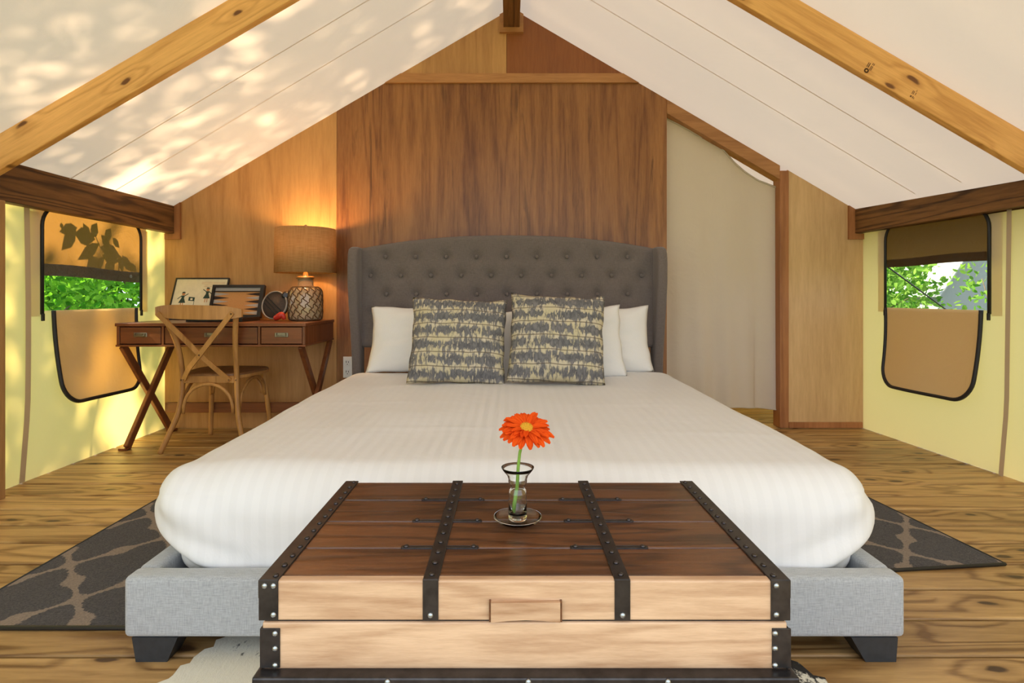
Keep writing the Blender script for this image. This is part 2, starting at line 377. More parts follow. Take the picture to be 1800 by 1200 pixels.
def mk_screen():
    t = NT('insect_screen')
    a = t.n('BsdfTransparent', {'Color': (0.95, 0.97, 0.96, 1)}); d = t.n('BsdfDiffuse', {'Color': (0.12, 0.12, 0.12, 1)})
    mx = t.n('MixShader', {0: 0.10, 1: a.outputs[0], 2: d.outputs[0]}); t.t.links.new(mx.outputs[0], t.out.inputs[0]); return t.m
M['screen'] = mk_screen()
def mk_shade():
    t = NT('burlap_shade'); v = t.coords((1, 1, 1), False)
    f = t.math('ADD', t.math('MULTIPLY', t.noise(t.n('Mapping', {'Vector': v, 'Scale': (1, 1, 0.06)}).outputs[0], 160, 2), 0.5), t.math('MULTIPLY', t.noise(t.n('Mapping', {'Vector': v, 'Scale': (0.06, 0.06, 1)}).outputs[0], 260, 2), 0.5))
    c = t.ramp(f, [(0.35, (0.38, 0.215, 0.085)), (0.65, (0.56, 0.34, 0.15))])
    d = t.n('BsdfDiffuse', {'Color': c, 'Normal': t.bump(f, 0.4, 0.002)}); tr = t.n('BsdfTranslucent', {'Color': (0.45, 0.26, 0.10, 1)})
    mx = t.n('MixShader', {0: 0.24, 1: d.outputs[0], 2: tr.outputs[0]}); t.t.links.new(mx.outputs[0], t.out.inputs[0]); return t.m
M['shade'] = mk_shade()
def mk_bulb():
    t = NT('bulb_glow'); e = t.n('Emission', {'Color': (1.0, 0.66, 0.30, 1), 'Strength': 14.0}); t.t.links.new(e.outputs[0], t.out.inputs[0]); return t.m
M['bulb'] = mk_bulb()

# ------------------------------------------------------------------ room shell
YW = 4.18; YB = 5.7; YF = -0.45
RX, RZ, RS = 0.02, 3.08, 0.585
def roof_z(x): return RZ - RS * abs(x - RX)
XL = -2.53
def XR(y): return 2.60 - 0.0623 * (y - YW)
rnd = random.Random(7)

floor = empty_struct('floor')
pl = B().box(-2.62, 2.95, -0.0815, 0.0815, -0.038, 0.0, 0.006, 2).mesh('plank'); pl.materials.append(M['floor'])
for i in range(-14, 25):
    y = 1.535 + 0.176 * (i + 0.5)
    inst(pl, 'plank', floor, (0, y, rnd.uniform(-0.0015, 0.0)))
ground = struct(B().box(-60, 60, -60, 80, -0.75, -0.55).build('ground', M['grass']))
joists = struct(B().box(-2.6, 2.9, -0.95, 5.7, -0.16, -0.05).build('floor_underframe', M['beam']))

# roof canvas
ceil = empty_struct('ceiling')
def roof_fn(sgn):
    def fn(u, v):
        y = YF + (YB - YF) * v; x = RX + sgn * u * (2.95 if sgn > 0 else 2.60)
        z = roof_z(x)
        sag = 0.012 * math.sin(math.pi * min(1, max(0, (y - 2.6) / 1.58))) * math.sin(math.pi * min(1, u * 1.1)) if 2.6 < y < 4.18 else 0
        return (x, y, z - sag * 0.6)
    return fn
B().grid(roof_fn(-1), 24, 60).build('canvas_panel', M['roof'], ceil)
B().grid(roof_fn(1), 24, 60).build('canvas_panel', M['roof'], ceil)
for sgn in (-1, 1):  # roof strips stand in for the shadow lines of the fly's seams
    for y in (3.12, 3.48):
        def fn(u, v, y=y, sgn=sgn):
            x = RX + sgn * (0.1 + u * 2.4); return (x, y + 0.007 * v + 0.05 * u, roof_z(x) - 0.013)
        B().grid(fn, 10, 1).build('seam_or_shadow_strip', M['roof'], ceil)

# side walls with window openings
def round_rect(y0, y1, z0, z1, rt, rb, n=8):
    pts = []
    def arc(cy, cz, r, a0, a1):
        for k in range(n + 1):
            a = a0 + (a1 - a0) * k / n; pts.append((cy + r * math.cos(a), cz + r * math.sin(a)))
    if rb > 0: arc(y0 + rb, z0 + rb, rb, math.pi, 1.5 * math.pi); arc(y1 - rb, z0 + rb, rb, 1.5 * math.pi, 2 * math.pi)
    else: pts += [(y0, z0), (y1, z0)]
    if rt > 0: arc(y1 - rt, z1 - rt, rt, 0, math.pi / 2); arc(y0 + rt, z1 - rt, rt, math.pi / 2, math.pi)
    else: pts += [(y1, z1), (y0, z1)]
    return pts
def wall_with_hole(name, xf, hole):
    bm = bmesh.new()
    outer = []
    for (y, z) in [(YF, 0.0)] + [(YF + (YB - YF) * k / 12, 0.0) for k in range(1, 12)] + [(YB, 0.0), (YB, None)] + [(YB - (YB - YF) * k / 12, None) for k in range(1, 12)] + [(YF, None)]:
        x = xf(y); zz = z if z is not None else roof_z(x) + 0.002
        outer.append(bm.verts.new((x, y, zz)))
    inner = [bm.verts.new((xf(y), y, z)) for y, z in hole]
    ed = [bm.edges.new((l[i], l[(i + 1) % len(l)])) for l in (outer, inner) for i in range(len(l))]
    bmesh.ops.triangle_fill(bm, edges=ed, use_beauty=True)
    return struct(B().bm(bm).build(name, M['wallc']))
LW = (3.075, 3.90); RW = (3.15, 3.945); WZ0, WZ1 = 0.89, 1.47
wl = wall_with_hole('wall_left', lambda y: XL, round_rect(LW[0], LW[1], WZ0, WZ1, 0.11, 0))
wr = wall_with_hole('wall_right', XR, round_rect(RW[0], RW[1], WZ0, WZ1, 0.11, 0))
B().grid(lambda u, v: (XL + 0.006 + 0.012 * math.sin(v * 3), 2.955 + 0.035 * u - (0.0 if v > .25 else 0.10 * (0.25 - v)), 0.002 + 1.5 * v), 1, 14).build('seam_or_shadow_strip', M['seam'], wl)
B().grid(lambda u, v: (XR(3.02) - 0.008 - 0.02 * (1 - v), 3.015 + 0.03 * u + (0.0 if v > .25 else 0.12 * (0.25 - v)), 0.002 + 1.5 * v), 1, 14).build('seam_or_shadow_strip', M['seam'], wr)
struct(B().prism([(-2.7, 0), (2.8, 0), (2.8, roof_z(2.8)), (RX, RZ), (-2.7, roof_z(-2.7))], lambda x, z: (x, YB, z), lambda x, z: (x, YB + 0.01, z)).build('wall_far', M['wallc']))

def make_window(n, xf, s, W, storm_z, pulls, flap_pts):
    """s = +1: inside is towards +x"""
    root = empty_struct('window_%d' % n, (xf(3.5), 3.5, WZ0))
    y0, y1 = W
    X = lambda y, d: xf(y) + s * d
    B().prism(round_rect(y0 - .01, y1 + .01, WZ0 - .01, WZ1 + .01, 0.11, 0), lambda y, z: (X(y, -0.006), y, z), lambda y, z: (X(y, -0.005), y, z)).build('screen', M['screen'], root)
    # zipper round the opening: up the sides and over the top
    rr = round_rect(y0, y1, WZ0 - .02, WZ1, 0.12, 0)
    path = [Vector((X(y, 0.006), y, z)) for y, z in rr]
    path = path[1:] + path[:1]
    B().tube(path, 0.0095, 6, True).build('zipper', M['zip'], root)
    for yy in (y0, y1):
        B().box(X(yy, 0.01) - .006, X(yy, 0.01) + .006, yy - .008, yy + .008, WZ0 - .055, WZ0 - .015, 0.002, 1).build('zipper_pull', M['zip'], root)
    # wall facing strips beside the zipper
    for a, b in ((y0 - .075, y0 - .012), (y1 + .012, y1 + .075)):
        B().grid(lambda u, v: (X(a + (b - a) * u, 0.003), a + (b - a) * u, WZ0 - .03 + (WZ1 - WZ0 - 0.02) * v), 1, 1).build('facing_strip', M['wallc'], root)
    # storm flap outside
    def sf(u, v):
        y = y0 - .06 + (y1 - y0 + .12) * u; z = storm_z + (WZ1 + .03 - storm_z) * v
        d = -0.03 - 0.012 * math.sin(u * 9 + 1) * (1 - v) - 0.02 * (1 - v)
        return (X(y, d), y, z + 0.012 * (u - .5) * (1 - v) * (-1 if s > 0 else 1) + .006 * math.sin(u * 5) * (1 - v))
    st = B().grid(sf, 24, 12).build('storm_flap', M['storm'], root)
    def hf(u, v):
        p = sf(u, v * 0.16); return (p[0] + s * 0.004, p[1], p[2])
    B().grid(hf, 24, 2).build('hem', M['hem'] if s > 0 else M['storm'], st)
    yy = y1 - .03 if s > 0 else y0 + .035
    p = sf((yy - y0 + .06) / (y1 - y0 + .12), 0.09)
    g = B(); g.lathe([(0.006, 0), (0.011, 0.002), (0.012, 0.004), (0.006, 0.005)], 12)
    g.v = [(p[0] + s * (0.005 + v[2]), p[1] + v[0], p[2] + v[1]) for v in g.v]
    g.build('grommet', M['steel'], st)
    # inner flap hanging down
    fy0, fy1, fz0 = flap_pts
    rnd_r = 0.13
    def depth(y, z):
        tt = (WZ0 - z) / (WZ0 - fz0); return 0.016 + 0.055 * tt * tt + 0.010 * math.sin(y * 9) * tt
    def ff(u, v):
        z = fz0 + (WZ0 - fz0) * v
        a, b = fy0, fy1
        ins = 0.0
        if z < fz0 + rnd_r: ins = rnd_r - math.sqrt(max(0, rnd_r ** 2 - (fz0 + rnd_r - z) ** 2))
        taper = 0.02 * (1 - v)
        y = a + ins + taper + (b - a - 2 * ins - 2 * taper) * u
        return (X(y, depth(y, z)), y, z + 0.012 * math.sin(u * 3.1) * 0)
    vs_ = [0, .004, .012, .025, .045, .07, .1, .14, .18, .22, .26] + [.3 + .7 * k / 10 for k in range(11)]
    fl = B().grid(lambda u, v: ff(u, vs_[int(round(v * (len(vs_) - 1)))]), 20, len(vs_) - 1).build('inner_flap', M['flap'], root)
    edge = [ff(0, v) for v in reversed(vs_)] + [ff(k / 14, 0) for k in range(1, 14)] + [ff(1, v) for v in vs_]
    B().tube([Vector(p) + Vector((s * 0.004, 0, 0)) for p in edge], 0.0115, 6).build('zipper', M['zip'], fl)
    return root
make_window(1, lambda y: XL, 1, LW, 1.075, True, (3.135, 3.83, 0.365))
make_window(2, XR, -1, RW, 1.17, True, (3.185, 3.925, 0.365))

# back wall: plywood sheets
wall = empty_struct('wall_back', (0, YW, 0))
def sheet(poly, mat, th=0.014, y=YW, g=0.0015):
    return B().prism(poly, lambda x, z: (x, y, z), lambda x, z: (x, y + th, z)).build('panel', M[mat], wall)
rz = lambda x: roof_z(x) + 0.004
XA, XB_, XD0, XD1, XE = -1.267, 0.075, 1.158, 2.045, XR(YW) + .02
ZT = 2.56
xt_l = RX - (RZ - ZT) / RS; xt_r = RX + (RZ - ZT) / RS
sheet([(XL - .02, 0), (XA - .001, 0), (XA - .001, rz(XA)), (XL - .02, rz(XL))], 'ply_warm')
sheet([(XA + .001, 0), (XB_ - .001, 0), (XB_ - .001, ZT), (xt_l, ZT), (XA + .001, rz(XA))], 'ply_red')
sheet([(XB_ + .001, 0), (XD0, 0), (XD0, rz(XD0)), (xt_r, ZT), (XB_ + .001, ZT)], 'ply_red')
sheet([(xt_l, ZT), (-0.02, ZT), (-0.02, rz(RX)), (-.02, rz(-.02))], 'ply_warm')
sheet([(-0.018, ZT), (xt_r, ZT), (RX, rz(RX)), (-.018, rz(-.018))], 'ply_dark')
sheet([(XD1, 0), (XE, 0), (XE, rz(XE)), (XD1, rz(XD1))], 'ply_pale')
for xs, za, zb in ((XA, .0, rz(XA) - .02), (XB_, .0, ZT), (-.019, ZT, 2.9)):  # battens added behind the sheet seams to block light leaking through
    B().box(xs - .04, xs + .04, YW + .0145, YW + .06, za, zb).build('light_block_batten', M['trim_z'], wall)
B().box(xt_l + .02, xt_r - .02, YW + .0145, YW + .05, ZT - .04, ZT + .04).build('light_block_batten', M['trim_x'], wall)
# trims on the back wall
def trim(n, b, mat): return struct(b.build('trim_%d' % n, M[mat]))
xl, xr = RX - (RZ - 2.53) / RS, RX + (RZ - 2.53) / RS; xl2, xr2 = RX - (RZ - 2.598) / RS, RX + (RZ - 2.598) / RS
trim(1, B().prism([(xl + .01, 2.53), (xr - .01, 2.53), (xr2 - .01, 2.598), (xl2 + .01, 2.598)], lambda x, z: (x, YW - .02, z), lambda x, z: (x, YW - .001, z)), 'trim_x')
trim(2, B().box(1.985, 2.05, YW - .012, YW + .10, 0.002, roof_z(2.05) - .004, 0.004), 'trim_z')
hz = lambda x: roof_z(x) - .004
trim(3, B().prism([(XD0, hz(XD0)), (XD0, hz(XD0) - .10), (1.986, hz(1.986) - .10), (1.986, hz(1.986))], lambda x, z: (x, YW - .008, z), lambda x, z: (x, YW + .09, z)), 'trim_x')
struct(B().box(2.05, XE - .03, YW - .014, YW - .001, 0.002, .045, .003).build('baseboard_right', M['trim_z']))
# collar below the ridge beam and round the eave beams
rb0, rb1 = -0.042, 0.076
cb = B()
cb.prism([(rb0 - .028, 2.895), (rb1 + .028, 2.895), (rb1, 2.93), (rb0, 2.93)], lambda x, z: (x, YW - .03, z), lambda x, z: (x, YW - .001, z))
cb.prism([(rb0 - .028, 2.895), (rb0, 2.93), (rb0, roof_z(rb0) - .004), (rb0 - .028, roof_z(rb0 - .028) - .004)], lambda x, z: (x, YW - .03, z), lambda x, z: (x, YW - .001, z))
cb.prism([(rb1, 2.93), (rb1 + .028, 2.895), (rb1 + .028, roof_z(rb1 + .028) - .004), (rb1, roof_z(rb1) - .004)], lambda x, z: (x, YW - .03, z), lambda x, z: (x, YW - .001, z))
trim(4, cb, 'trim_x')
def collar(n, xi, xo):
    s = 1 if xo > xi else -1; b = B()
    a = xi - s * .045
    b.prism([(a, 1.385), (xi - s * .002, 1.425), (xi - s * .002, roof_z(xi) - .005), (a, roof_z(a) - .005)], lambda x, z: (x, YW - .022, z), lambda x, z: (x, YW - .001, z))
    b.prism([(a, 1.385), (xo, 1.385), (xo, 1.425), (xi - s * .002, 1.425)], lambda x, z: (x, YW - .022, z), lambda x, z: (x, YW - .001, z))
    trim(n, b, 'trim_z')
collar(5, -2.452, XL + .01); collar(6, 2.532, XR(YW) - .005)

# ------------------------------------------------------------------ timber frame
def eave_beam(xi, xo, label):
    ya, yb = YF, YW - .002; poly = []
    v = []
    for y in (ya, yb):
        a, b = xi(y), xo(y); v += [(a, y, 1.43), (b, y, 1.43), (b, y, roof_z(b) - .006), (a, y, roof_z(a) - .006)]
    o = B().add(v, [(3, 2, 1, 0), (4, 5, 6, 7), (0, 1, 5, 4), (1, 2, 6, 5), (2, 3, 7, 6), (3, 0, 4, 7)]).build('eave_beam', M['beam'])
    tag(o, label, 'beam')
eave_beam(lambda y: -2.452, lambda y: XL + .012, 'dark brown eave beam along the wall on the desk side')
eave_beam(lambda y: XR(y) - .07, lambda y: XR(y) - .006, 'dark brown eave beam along the wall on the curtain side')
o = B().box(rb0, rb1, YF, YW - .002, 2.93, 3.02, 0.004).build('ridge_beam', M['beam']); tag(o, 'dark ridge beam at the peak of the tent roof', 'beam')
def rafter(sgn, label):
    a0 = RX + sgn * 0.07 if sgn > 0 else rb0 - .004
    a0 = rb1 + .004 if sgn > 0 else rb0 - .004
    a1 = sgn * 2.445 if sgn < 0 else XR(2.6) - .075
    y0, y1 = 2.585, 2.625; L = a1 - a0
    root = thing('rafter', label, 'rafter', (a0, y0, roof_z(a0)))
    ang = math.atan2(roof_z(a1) - roof_z(a0), a1 - a0)
    # board built along local x then rotated so that the grain follows it
    ln = math.hypot(roof_z(a1) - roof_z(a0), a1 - a0); dpt = 0.149
    bo = B().box(0, ln, 0, y1 - y0, -dpt, -.004, 0.004, 2) if sgn > 0 else B().box(0, ln, 0, y1 - y0, .004, dpt, 0.004, 2)
    me = bo.mesh('board'); me.materials.append(M['rafter'])
    ob = bpy.data.objects.new('board', me); C.objects.link(ob); ob.parent = root; ob.rotation_euler = (0, -ang, 0)
    return root, ob
rafter(-1, 'honey pine rafter with knots on the lamp side of the roof')
rr_, rb_ = rafter(1, 'honey pine rafter with stamped ink marks, above the curtained doorway')
# ink grade stamps on the rafter face (illegible: ring and short strokes)
def stamp(lx, lz, ring):
    b = B()
    def stroke(x, z, l, w): b.box(x - w / 2, x + w / 2, -0.0006, 0.0004, z - l / 2, z + l / 2)
    if ring:
        for k in range(12):
            a = 2 * math.pi * k / 12; c = (lx + .008 * math.cos(a), lz + .008 * math.sin(a)); b.box(c[0] - .0032, c[0] + .0032, -.0006, .0004, c[1] - .0032, c[1] + .0032)
        for i, dx in enumerate((-.008, -.001)):
            stroke(lx + dx, lz + .027, .022, .004)
        for i, dx in enumerate((.010, .016)):
            stroke(lx + dx, lz + .020, .022, .0035); stroke(lx + dx + .001, lz + .040, .010, .0035)
    else:
        stroke(lx, lz, .008, .008); stroke(lx + .010, lz, .010, .004); stroke(lx + .016, lz - .002, .008, .003)
        for dx in (-.002, .004): stroke(lx + dx, lz + .020, .016, .0035)
        stroke(lx + .014, lz + .020, .012, .003); stroke(lx + .012, lz + .034, .007, .003)
    me = b.mesh('ink_stamp'); me.materials.append(M['beam'])
    ob = bpy.data.objects.new('ink_stamp', me); C.objects.link(ob); ob.parent = rb_; ob['label'] = 'dark ink stamp of ring and small strokes'
# rafter-local position of the marks
def on_rafter(px, py):
    p = at(px, py, 2.585); a0 = rb1 + .004; d = Vector((p.x - a0, p.z - roof_z(a0)))
    ang = math.atan2(-RS, 1.0); return (d.x * math.cos(ang) + d.y * math.sin(ang), -d.x * math.sin(ang) + d.y * math.cos(ang))
stamp(*on_rafter(1523, 124), True); stamp(*on_rafter(1601, 169), False)
tag(B().box(-2.522, -2.42, 2.60, 2.735, 0.0, 1.428, 0.004).build('post', M['post']), 'square timber post at the edge of the desk side wall', 'post')
tag(B().box(2.56, 2.66, 2.45, 2.58, 0.0, 1.428, 0.004).build('post', M['post']), 'square timber post under the eave beam on the curtain side', 'post')

# ------------------------------------------------------------------ doorway curtain
ctop = [(1168, 204), (1195, 219), (1225, 236), (1262, 251), (1272, 264), (1290, 284), (1310, 300), (1335, 316), (1372, 331)]
YC = 4.235
def curtain(u, v):
    px = 1164 + (1371 - 1164) * u
    k = 0
    while k < len(ctop) - 2 and ctop[k + 1][0] < px: k += 1
    (xa, ya), (xb, yb) = ctop[k], ctop[k + 1]; py = ya + (yb - ya) * (px - xa) / (xb - xa)
    t_ = at(px, py, YC); z0 = 0.13 + 0.012 * math.sin(u * 4)
    f = 0.013 * math.sin(u * 17 + 1.5 * v) + 0.018 * math.sin(u * 7 + 2) + 0.012 * math.sin(u * 31 + 2 * v) * (1 - v)
    return (t_.x - (0.012 * (1 - v) if u > .8 else 0), YC + f * (0.4 + 0.6 * (1 - v)) + .01, z0 + (t_.z - z0) * v)
cu = thing('door_curtain', 'beige cotton curtain with sagging top hung in the doorway', 'curtain', (1.57, YC, 0.13))
B().grid(curtain, 80, 40).build('cloth', M['curtain'], cu)
B().tube([Vector(curtain(k / 40, 1)) - Vector((0, .006, .004)) for k in range(41)], 0.006, 6).build('top_hem', M['curtain'], cu)
B().tube([Vector(curtain(k / 40, 0)) - Vector((0, .003, -.003)) for k in range(41)], 0.004, 6).build('bottom_hem', M['curtain'], cu)

# wall outlet
ou = thing('wall_outlet', 'white double power socket on the wall behind the headboard', 'outlet', (-1.185, YW, .445))
B().box(-1.218, -1.152, YW - .008, YW - .001, .37, .525, .003).build('plate', M['white'], ou)
for z in (.412, .482):
    f = B().box(-1.202, -1.168, YW - .011, YW - .0075, z - .022, z + .022, .004).build('receptacle', M['white'], ou)
    B().box(-1.196, -1.192, YW - .0115, YW - .0105, z - .002, z + .012).box(-1.180, -1.176, YW - .0115, YW - .0105, z - .002, z + .010).box(-1.189, -1.183, YW - .0115, YW - .0105, z - .015, z - .009).build('slot', M['blk'], f)

# ------------------------------------------------------------------ bed
bed = thing('bed', 'grey upholstered wingback bed frame with button tufted headboard', 'bed', (0.0, 2.7, 0.0))
FX0, FX1, FY = -1.02, 1.048, 1.50
B().box(FX0, FX1, FY, FY + .065, .066, .228, .016, 4, smooth=True).build('foot_rail', M['grey'], bed)
for a, b in ((FX0, FX0 + .06), (FX1 - .06, FX1)):
    B().box(a, b, FY + .06, 3.86, .066, .228, .016, 4, smooth=True).build('side_rail', M['grey'], bed)
B().box(FX0 + .055, FX1 - .055, FY + .06, 3.86, .09, .15).build('slat_base', M['black'], bed)
for sx in (0, 1):
    top = (-.998, -.877) if sx == 0 else (.905, 1.028); bot = (-.990, -.907) if sx == 0 else (.945, 1.026)
    for y in (FY + .004, 3.3):
        v = [(bot[0], y + .004, 0), (bot[1], y + .004, 0), (bot[1], y + .07, 0), (bot[0], y + .07, 0), (top[0], y, .067), (top[1], y, .067), (top[1], y + .10, .067), (top[0], y + .10, .067)]
        B().add(v, [(3, 2, 1, 0), (4, 5, 6, 7), (0, 1, 5, 4), (1, 2, 6, 5), (2, 3, 7, 6), (3, 0, 4, 7)]).build('leg', M['black'], bed)
# headboard
YH = 3.85; HX0, HX1 = -1.0, 0.975
rows = []
for i in range(9): rows.append(((676.7 + 53.4 * i - 895) * YH / 1000, H + (520 - 451) * YH / 1000))
for i in range(10): rows.append(((650.5 + 53.2 * i - 895) * YH / 1000, H + (520 - 484) * YH / 1000))
for i in range(9): rows.append(((678 + 53.3 * i - 895) * YH / 1000, H + (520 - 517) * YH / 1000))
low = [((650.5 + 53.2 * i - 895) * YH / 1000, H + (520 - 551) * YH / 1000) for i in range(10)]
allb = rows + low
def htop(x):
    t = (x - (HX0 + HX1) / 2) / ((HX1 - HX0) / 2); return 1.295 + 0.088 * (1 - abs(t) ** 2.2)
def hb(u, v):
    x = HX0 + (HX1 - HX0) * u; zt = htop(x); z = .62 + (zt - .62) * v
    d = 0.0
    for bx, bz in allb:
        r2 = (x - bx) ** 2 + (z - bz) ** 2
        if r2 < 0.015: d += 0.024 * math.exp(-r2 / 0.0012) + 0.006 * math.exp(-r2 / 0.005)
    e = min((zt - z) / .035, (z - .62) / .035, 1.0); e = max(0, e)
    d += 0.028 * (1 - math.sqrt(1 - (1 - e) ** 2))
    return (x, YH + d, z)
hbd = B().grid(hb, 200, 84)
n = len(hbd.v)
hbd.grid(lambda u, v: (HX0 + (HX1 - HX0) * u, YH + .08, .62 + (htop(HX0 + (HX1 - HX0) * u) - .62) * v), 40, 1)
hbd.grid(lambda u, v: (HX0 + (HX1 - HX0) * u, YH + .026 + .054 * v, htop(HX0 + (HX1 - HX0) * u)), 40, 1)
hp = hbd.build('headboard_panel', M['head'], bed)
btn = B().lathe([(0.0001, -.0065), (0.007, -.006), (0.012, -.003), (0.0135, 0.001), (0.012, .006)], 12)
btn.v = [(v[0], v[2], v[1]) for v in btn.v]
bme = btn.mesh('button'); bme.materials.append(M['head'])
for bx, bz in rows: inst(bme, 'button', hp, (bx, YH + .018, bz))
def wing(x0, x1):
    prof = [(3.935, 0.0), (3.86, 0.0), (3.845, .30), (3.825, .55), (3.785, .75), (3.745, .92), (3.722, 1.06), (3.720, 1.18), (3.730, 1.25), (3.755, 1.285), (3.80, 1.298), (3.935, 1.298)]
    # smooth the front edge
    pts = []
    for i in range(len(prof) - 1):
        pts.append(prof[i])
        if 0 < i < len(prof) - 2: pts.append(((prof[i][0] + prof[i + 1][0]) / 2, (prof[i][1] + prof[i + 1][1]) / 2))
    pts.append(prof[-1])
    bm = bmesh.new(); a = [bm.verts.new((x0, y, z)) for y, z in pts]; b = [bm.verts.new((x1, y, z)) for y, z in pts]; k = len(pts)
    bm.faces.new(a); bm.faces.new(b[::-1])
    for i in range(k): bm.faces.new((a[i], b[i], b[(i + 1) % k], a[(i + 1) % k]))
    bmesh.ops.recalc_face_normals(bm, faces=bm.faces[:])
    ee = [e for e in bm.edges if len(e.link_faces) == 2 and any(len(f.verts) > 6 for f in e.link_faces)]
    bmesh.ops.bevel(bm, geom=ee, offset=.016, segments=3, profile=.5, affect='EDGES')
    B().bm(bm, True).build('headboard_wing', M['head'], bed)
wing(-1.062, -.998); wing(.973, 1.040)

# mattress and duvet
def rbox_pts(x0, x1, y0, y1, z0, z1, r, nx, ny, nz, disp, bot=False):
    """rounded box surface from a subdivided cube; disp(p, n) -> new p"""
    bm = bmesh.new(); cache = {}
    def vert(i, j, k):
        key = (i, j, k)
        if key in cache: return cache[key]
        p = Vector((x0 + (x1 - x0) * i / nx, y0 + (y1 - y0) * j / ny, z0 + (z1 - z0) * k / nz))
        q = Vector((min(max(p.x, x0 + r), x1 - r), min(max(p.y, y0 + r), y1 - r), min(max(p.z, z0 + r), z1 - r)))
        d = p - q
        n_ = d.normalized() if d.length > 1e-9 else Vector((0, 0, 1))
        s_ = q + n_ * r
        hz_ = math.hypot(n_.x, n_.y)
        if bot and n_.z < 0 and hz_ > 1e-4:
            k_ = (1 - abs(n_.z) ** 6) ** (1 / 6); s_ = Vector((q.x + n_.x / hz_ * k_ * r, q.y + n_.y / hz_ * k_ * r, s_.z))
        cache[key] = bm.verts.new(disp(s_, n_)); return cache[key]
    for j in range(ny):
        for i in range(nx):
            for k in (0, nz): bm.faces.new([vert(i, j, k), vert(i + 1, j, k), vert(i + 1, j + 1, k), vert(i, j + 1, k)])
    for k in range(nz):
        for i in range(nx):
            for j in (0, ny): bm.faces.new([vert(i, j, k), vert(i + 1, j, k), vert(i + 1, j, k + 1), vert(i, j, k + 1)])
        for j in range(ny):
            for i in (0, nx): bm.faces.new([vert(i, j, k), vert(i, j + 1, k), vert(i, j + 1, k + 1), vert(i, j, k + 1)])
    return B().bm(bm, True)
mt = rbox_pts(-.90, .92, 1.66, 3.835, .152, .43, .05, 24, 28, 8, lambda p, n_: p).build('mattress', M['matt'])
tag(mt, 'mattress with pale blue sheet under the white duvet', 'mattress')
def duvet_disp(p, n_):
    q = p.copy()
    # tuck the lower sides inwards
    if p.z < .30: q.z = .185 + (p.z - .10) * .575
    if q.z < .38:
        t_ = (.38 - q.z) / .195
        q.x *= 1 - (0.112 if p.x < 0 else 0.095) * t_ ** 1.5
    nz_ = noise.noise(Vector((p.x * 2.2, p.y * 1.6, p.z * 2))) * 0.010 + noise.noise(Vector((p.x * 6, p.y * 4, p.z * 5 + 9))) * 0.004
    q += n_ * nz_
    side = 1 - abs(n_.z)
    # hanging folds on the sides and foot
    s_ = p.x + p.y * 0.8
    q += n_ * side * (0.0022 * math.sin(s_ * 22 + 3 * noise.noise(p * 3)) + 0.014 * noise.noise(Vector((p.x * 5, p.y * 5, p.z * 2.5))))
    # crease fans at the two foot corners
    for cx in (-1.02, 1.04):
        d = math.hypot(p.x - cx, p.y - 1.66)
        if d < .3: q += n_ * 0.011 * (1 - d / .3) * math.sin(p.z * 34 + d * 30 + cx * 3) * (0.4 + 0.6 * (p.z < .42))
    # fold lines across the bed
    for yl, am in ((2.05, .005), (2.55, .004), (3.0, .004)):
        q.z += am * .7 * max(0, noise.noise(Vector((p.x * 1.7, yl * 3, 1))) + .25) * math.exp(-((p.y - yl - .06 * math.sin(p.x * 2.3 + yl)) / .025) ** 2) * max(0, n_.z)
    # plump lift to the head end
    if n_.z > .2: q.z += 0.010 * (p.y - 2.6) * n_.z - 0.02 * max(0, abs(p.x) - .75) * n_.z
    return q
dv = rbox_pts(-1.056, 1.072, 1.572, 3.66, .10, .487, .14, 120, 120, 30, duvet_disp, True).build('duvet', M['duvet'])
tag(dv, 'white striped duvet spread over the whole bed', 'duvet')

def pillow(name, label, cat, mat, c, wd, ht, th, tilt, yaw=0.0, roll=0.0, group=None, seed=0, corner=0.06, nu=36):
    def surf(sgn):
        def fn(u, v):
            a = 2 * u - 1; b = 2 * v - 1
            x = a * wd / 2 * (1 - corner * (1 - b * b) * abs(a)); z = b * ht / 2 * (1 - corner * (1 - a * a) * abs(b))
            p_ = max(0.0, (1 - abs(a) ** 3.2)) ** .62 * max(0.0, (1 - abs(b) ** 3.2)) ** .62
            t_ = th / 2 * p_
            wr_ = noise.noise(Vector((a * 2.2 + seed, b * 2.2, sgn * 3))) * .016 * p_ + noise.noise(Vector((a * 6 + seed, b * 6, sgn))) * .006 * p_
            # crease from the corners
            cr = .006 * math.sin((abs(a) - abs(b)) * 20 + seed) * max(0, abs(a) + abs(b) - 1.1) * p_
            return (x + .008 * noise.noise(Vector((b * 3, seed, 1))), sgn * (t_ + wr_ * 1.0 + cr), z + .012 * noise.noise(Vector((a * 2.5, seed, 5))))
        return fn
    b = B().grid(surf(-1), nu, nu).grid(surf(1), nu, nu)
    me = b.mesh(name); me.materials.append(mat)
    o = bpy.data.objects.new(name, me); C.objects.link(o); o.location = c; o.rotation_euler = (tilt, roll, yaw)
    bm = bmesh.new(); bm.from_mesh(me); bmesh.ops.remove_doubles(bm, verts=bm.verts[:], dist=.0008); bmesh.ops.recalc_face_normals(bm, faces=bm.faces[:]); bm.to_mesh(me); bm.free()
    return tag(o, label, cat, group)
T = R(-16)
pillow('pillow', 'white pillow by the lamp, rearmost against the headboard', 'pillow', M['pillow'], (-.46, 3.60, .690), .86, .43, .19, T, 0, R(1.5), 'white bed pillows', 1)
pillow('pillow', 'white pillow nearest the curtain, rearmost against the headboard', 'pillow', M['pillow'], (.475, 3.60, .690), .85, .43, .19, T, 0, R(-1), 'white bed pillows', 2)
pillow('pillow', 'white pillow directly behind the patterned cushion on the lamp side', 'pillow', M['pillow'], (-.275, 3.40, .682), .62, .42, .15, T, 0, R(2), 'white bed pillows', 3)
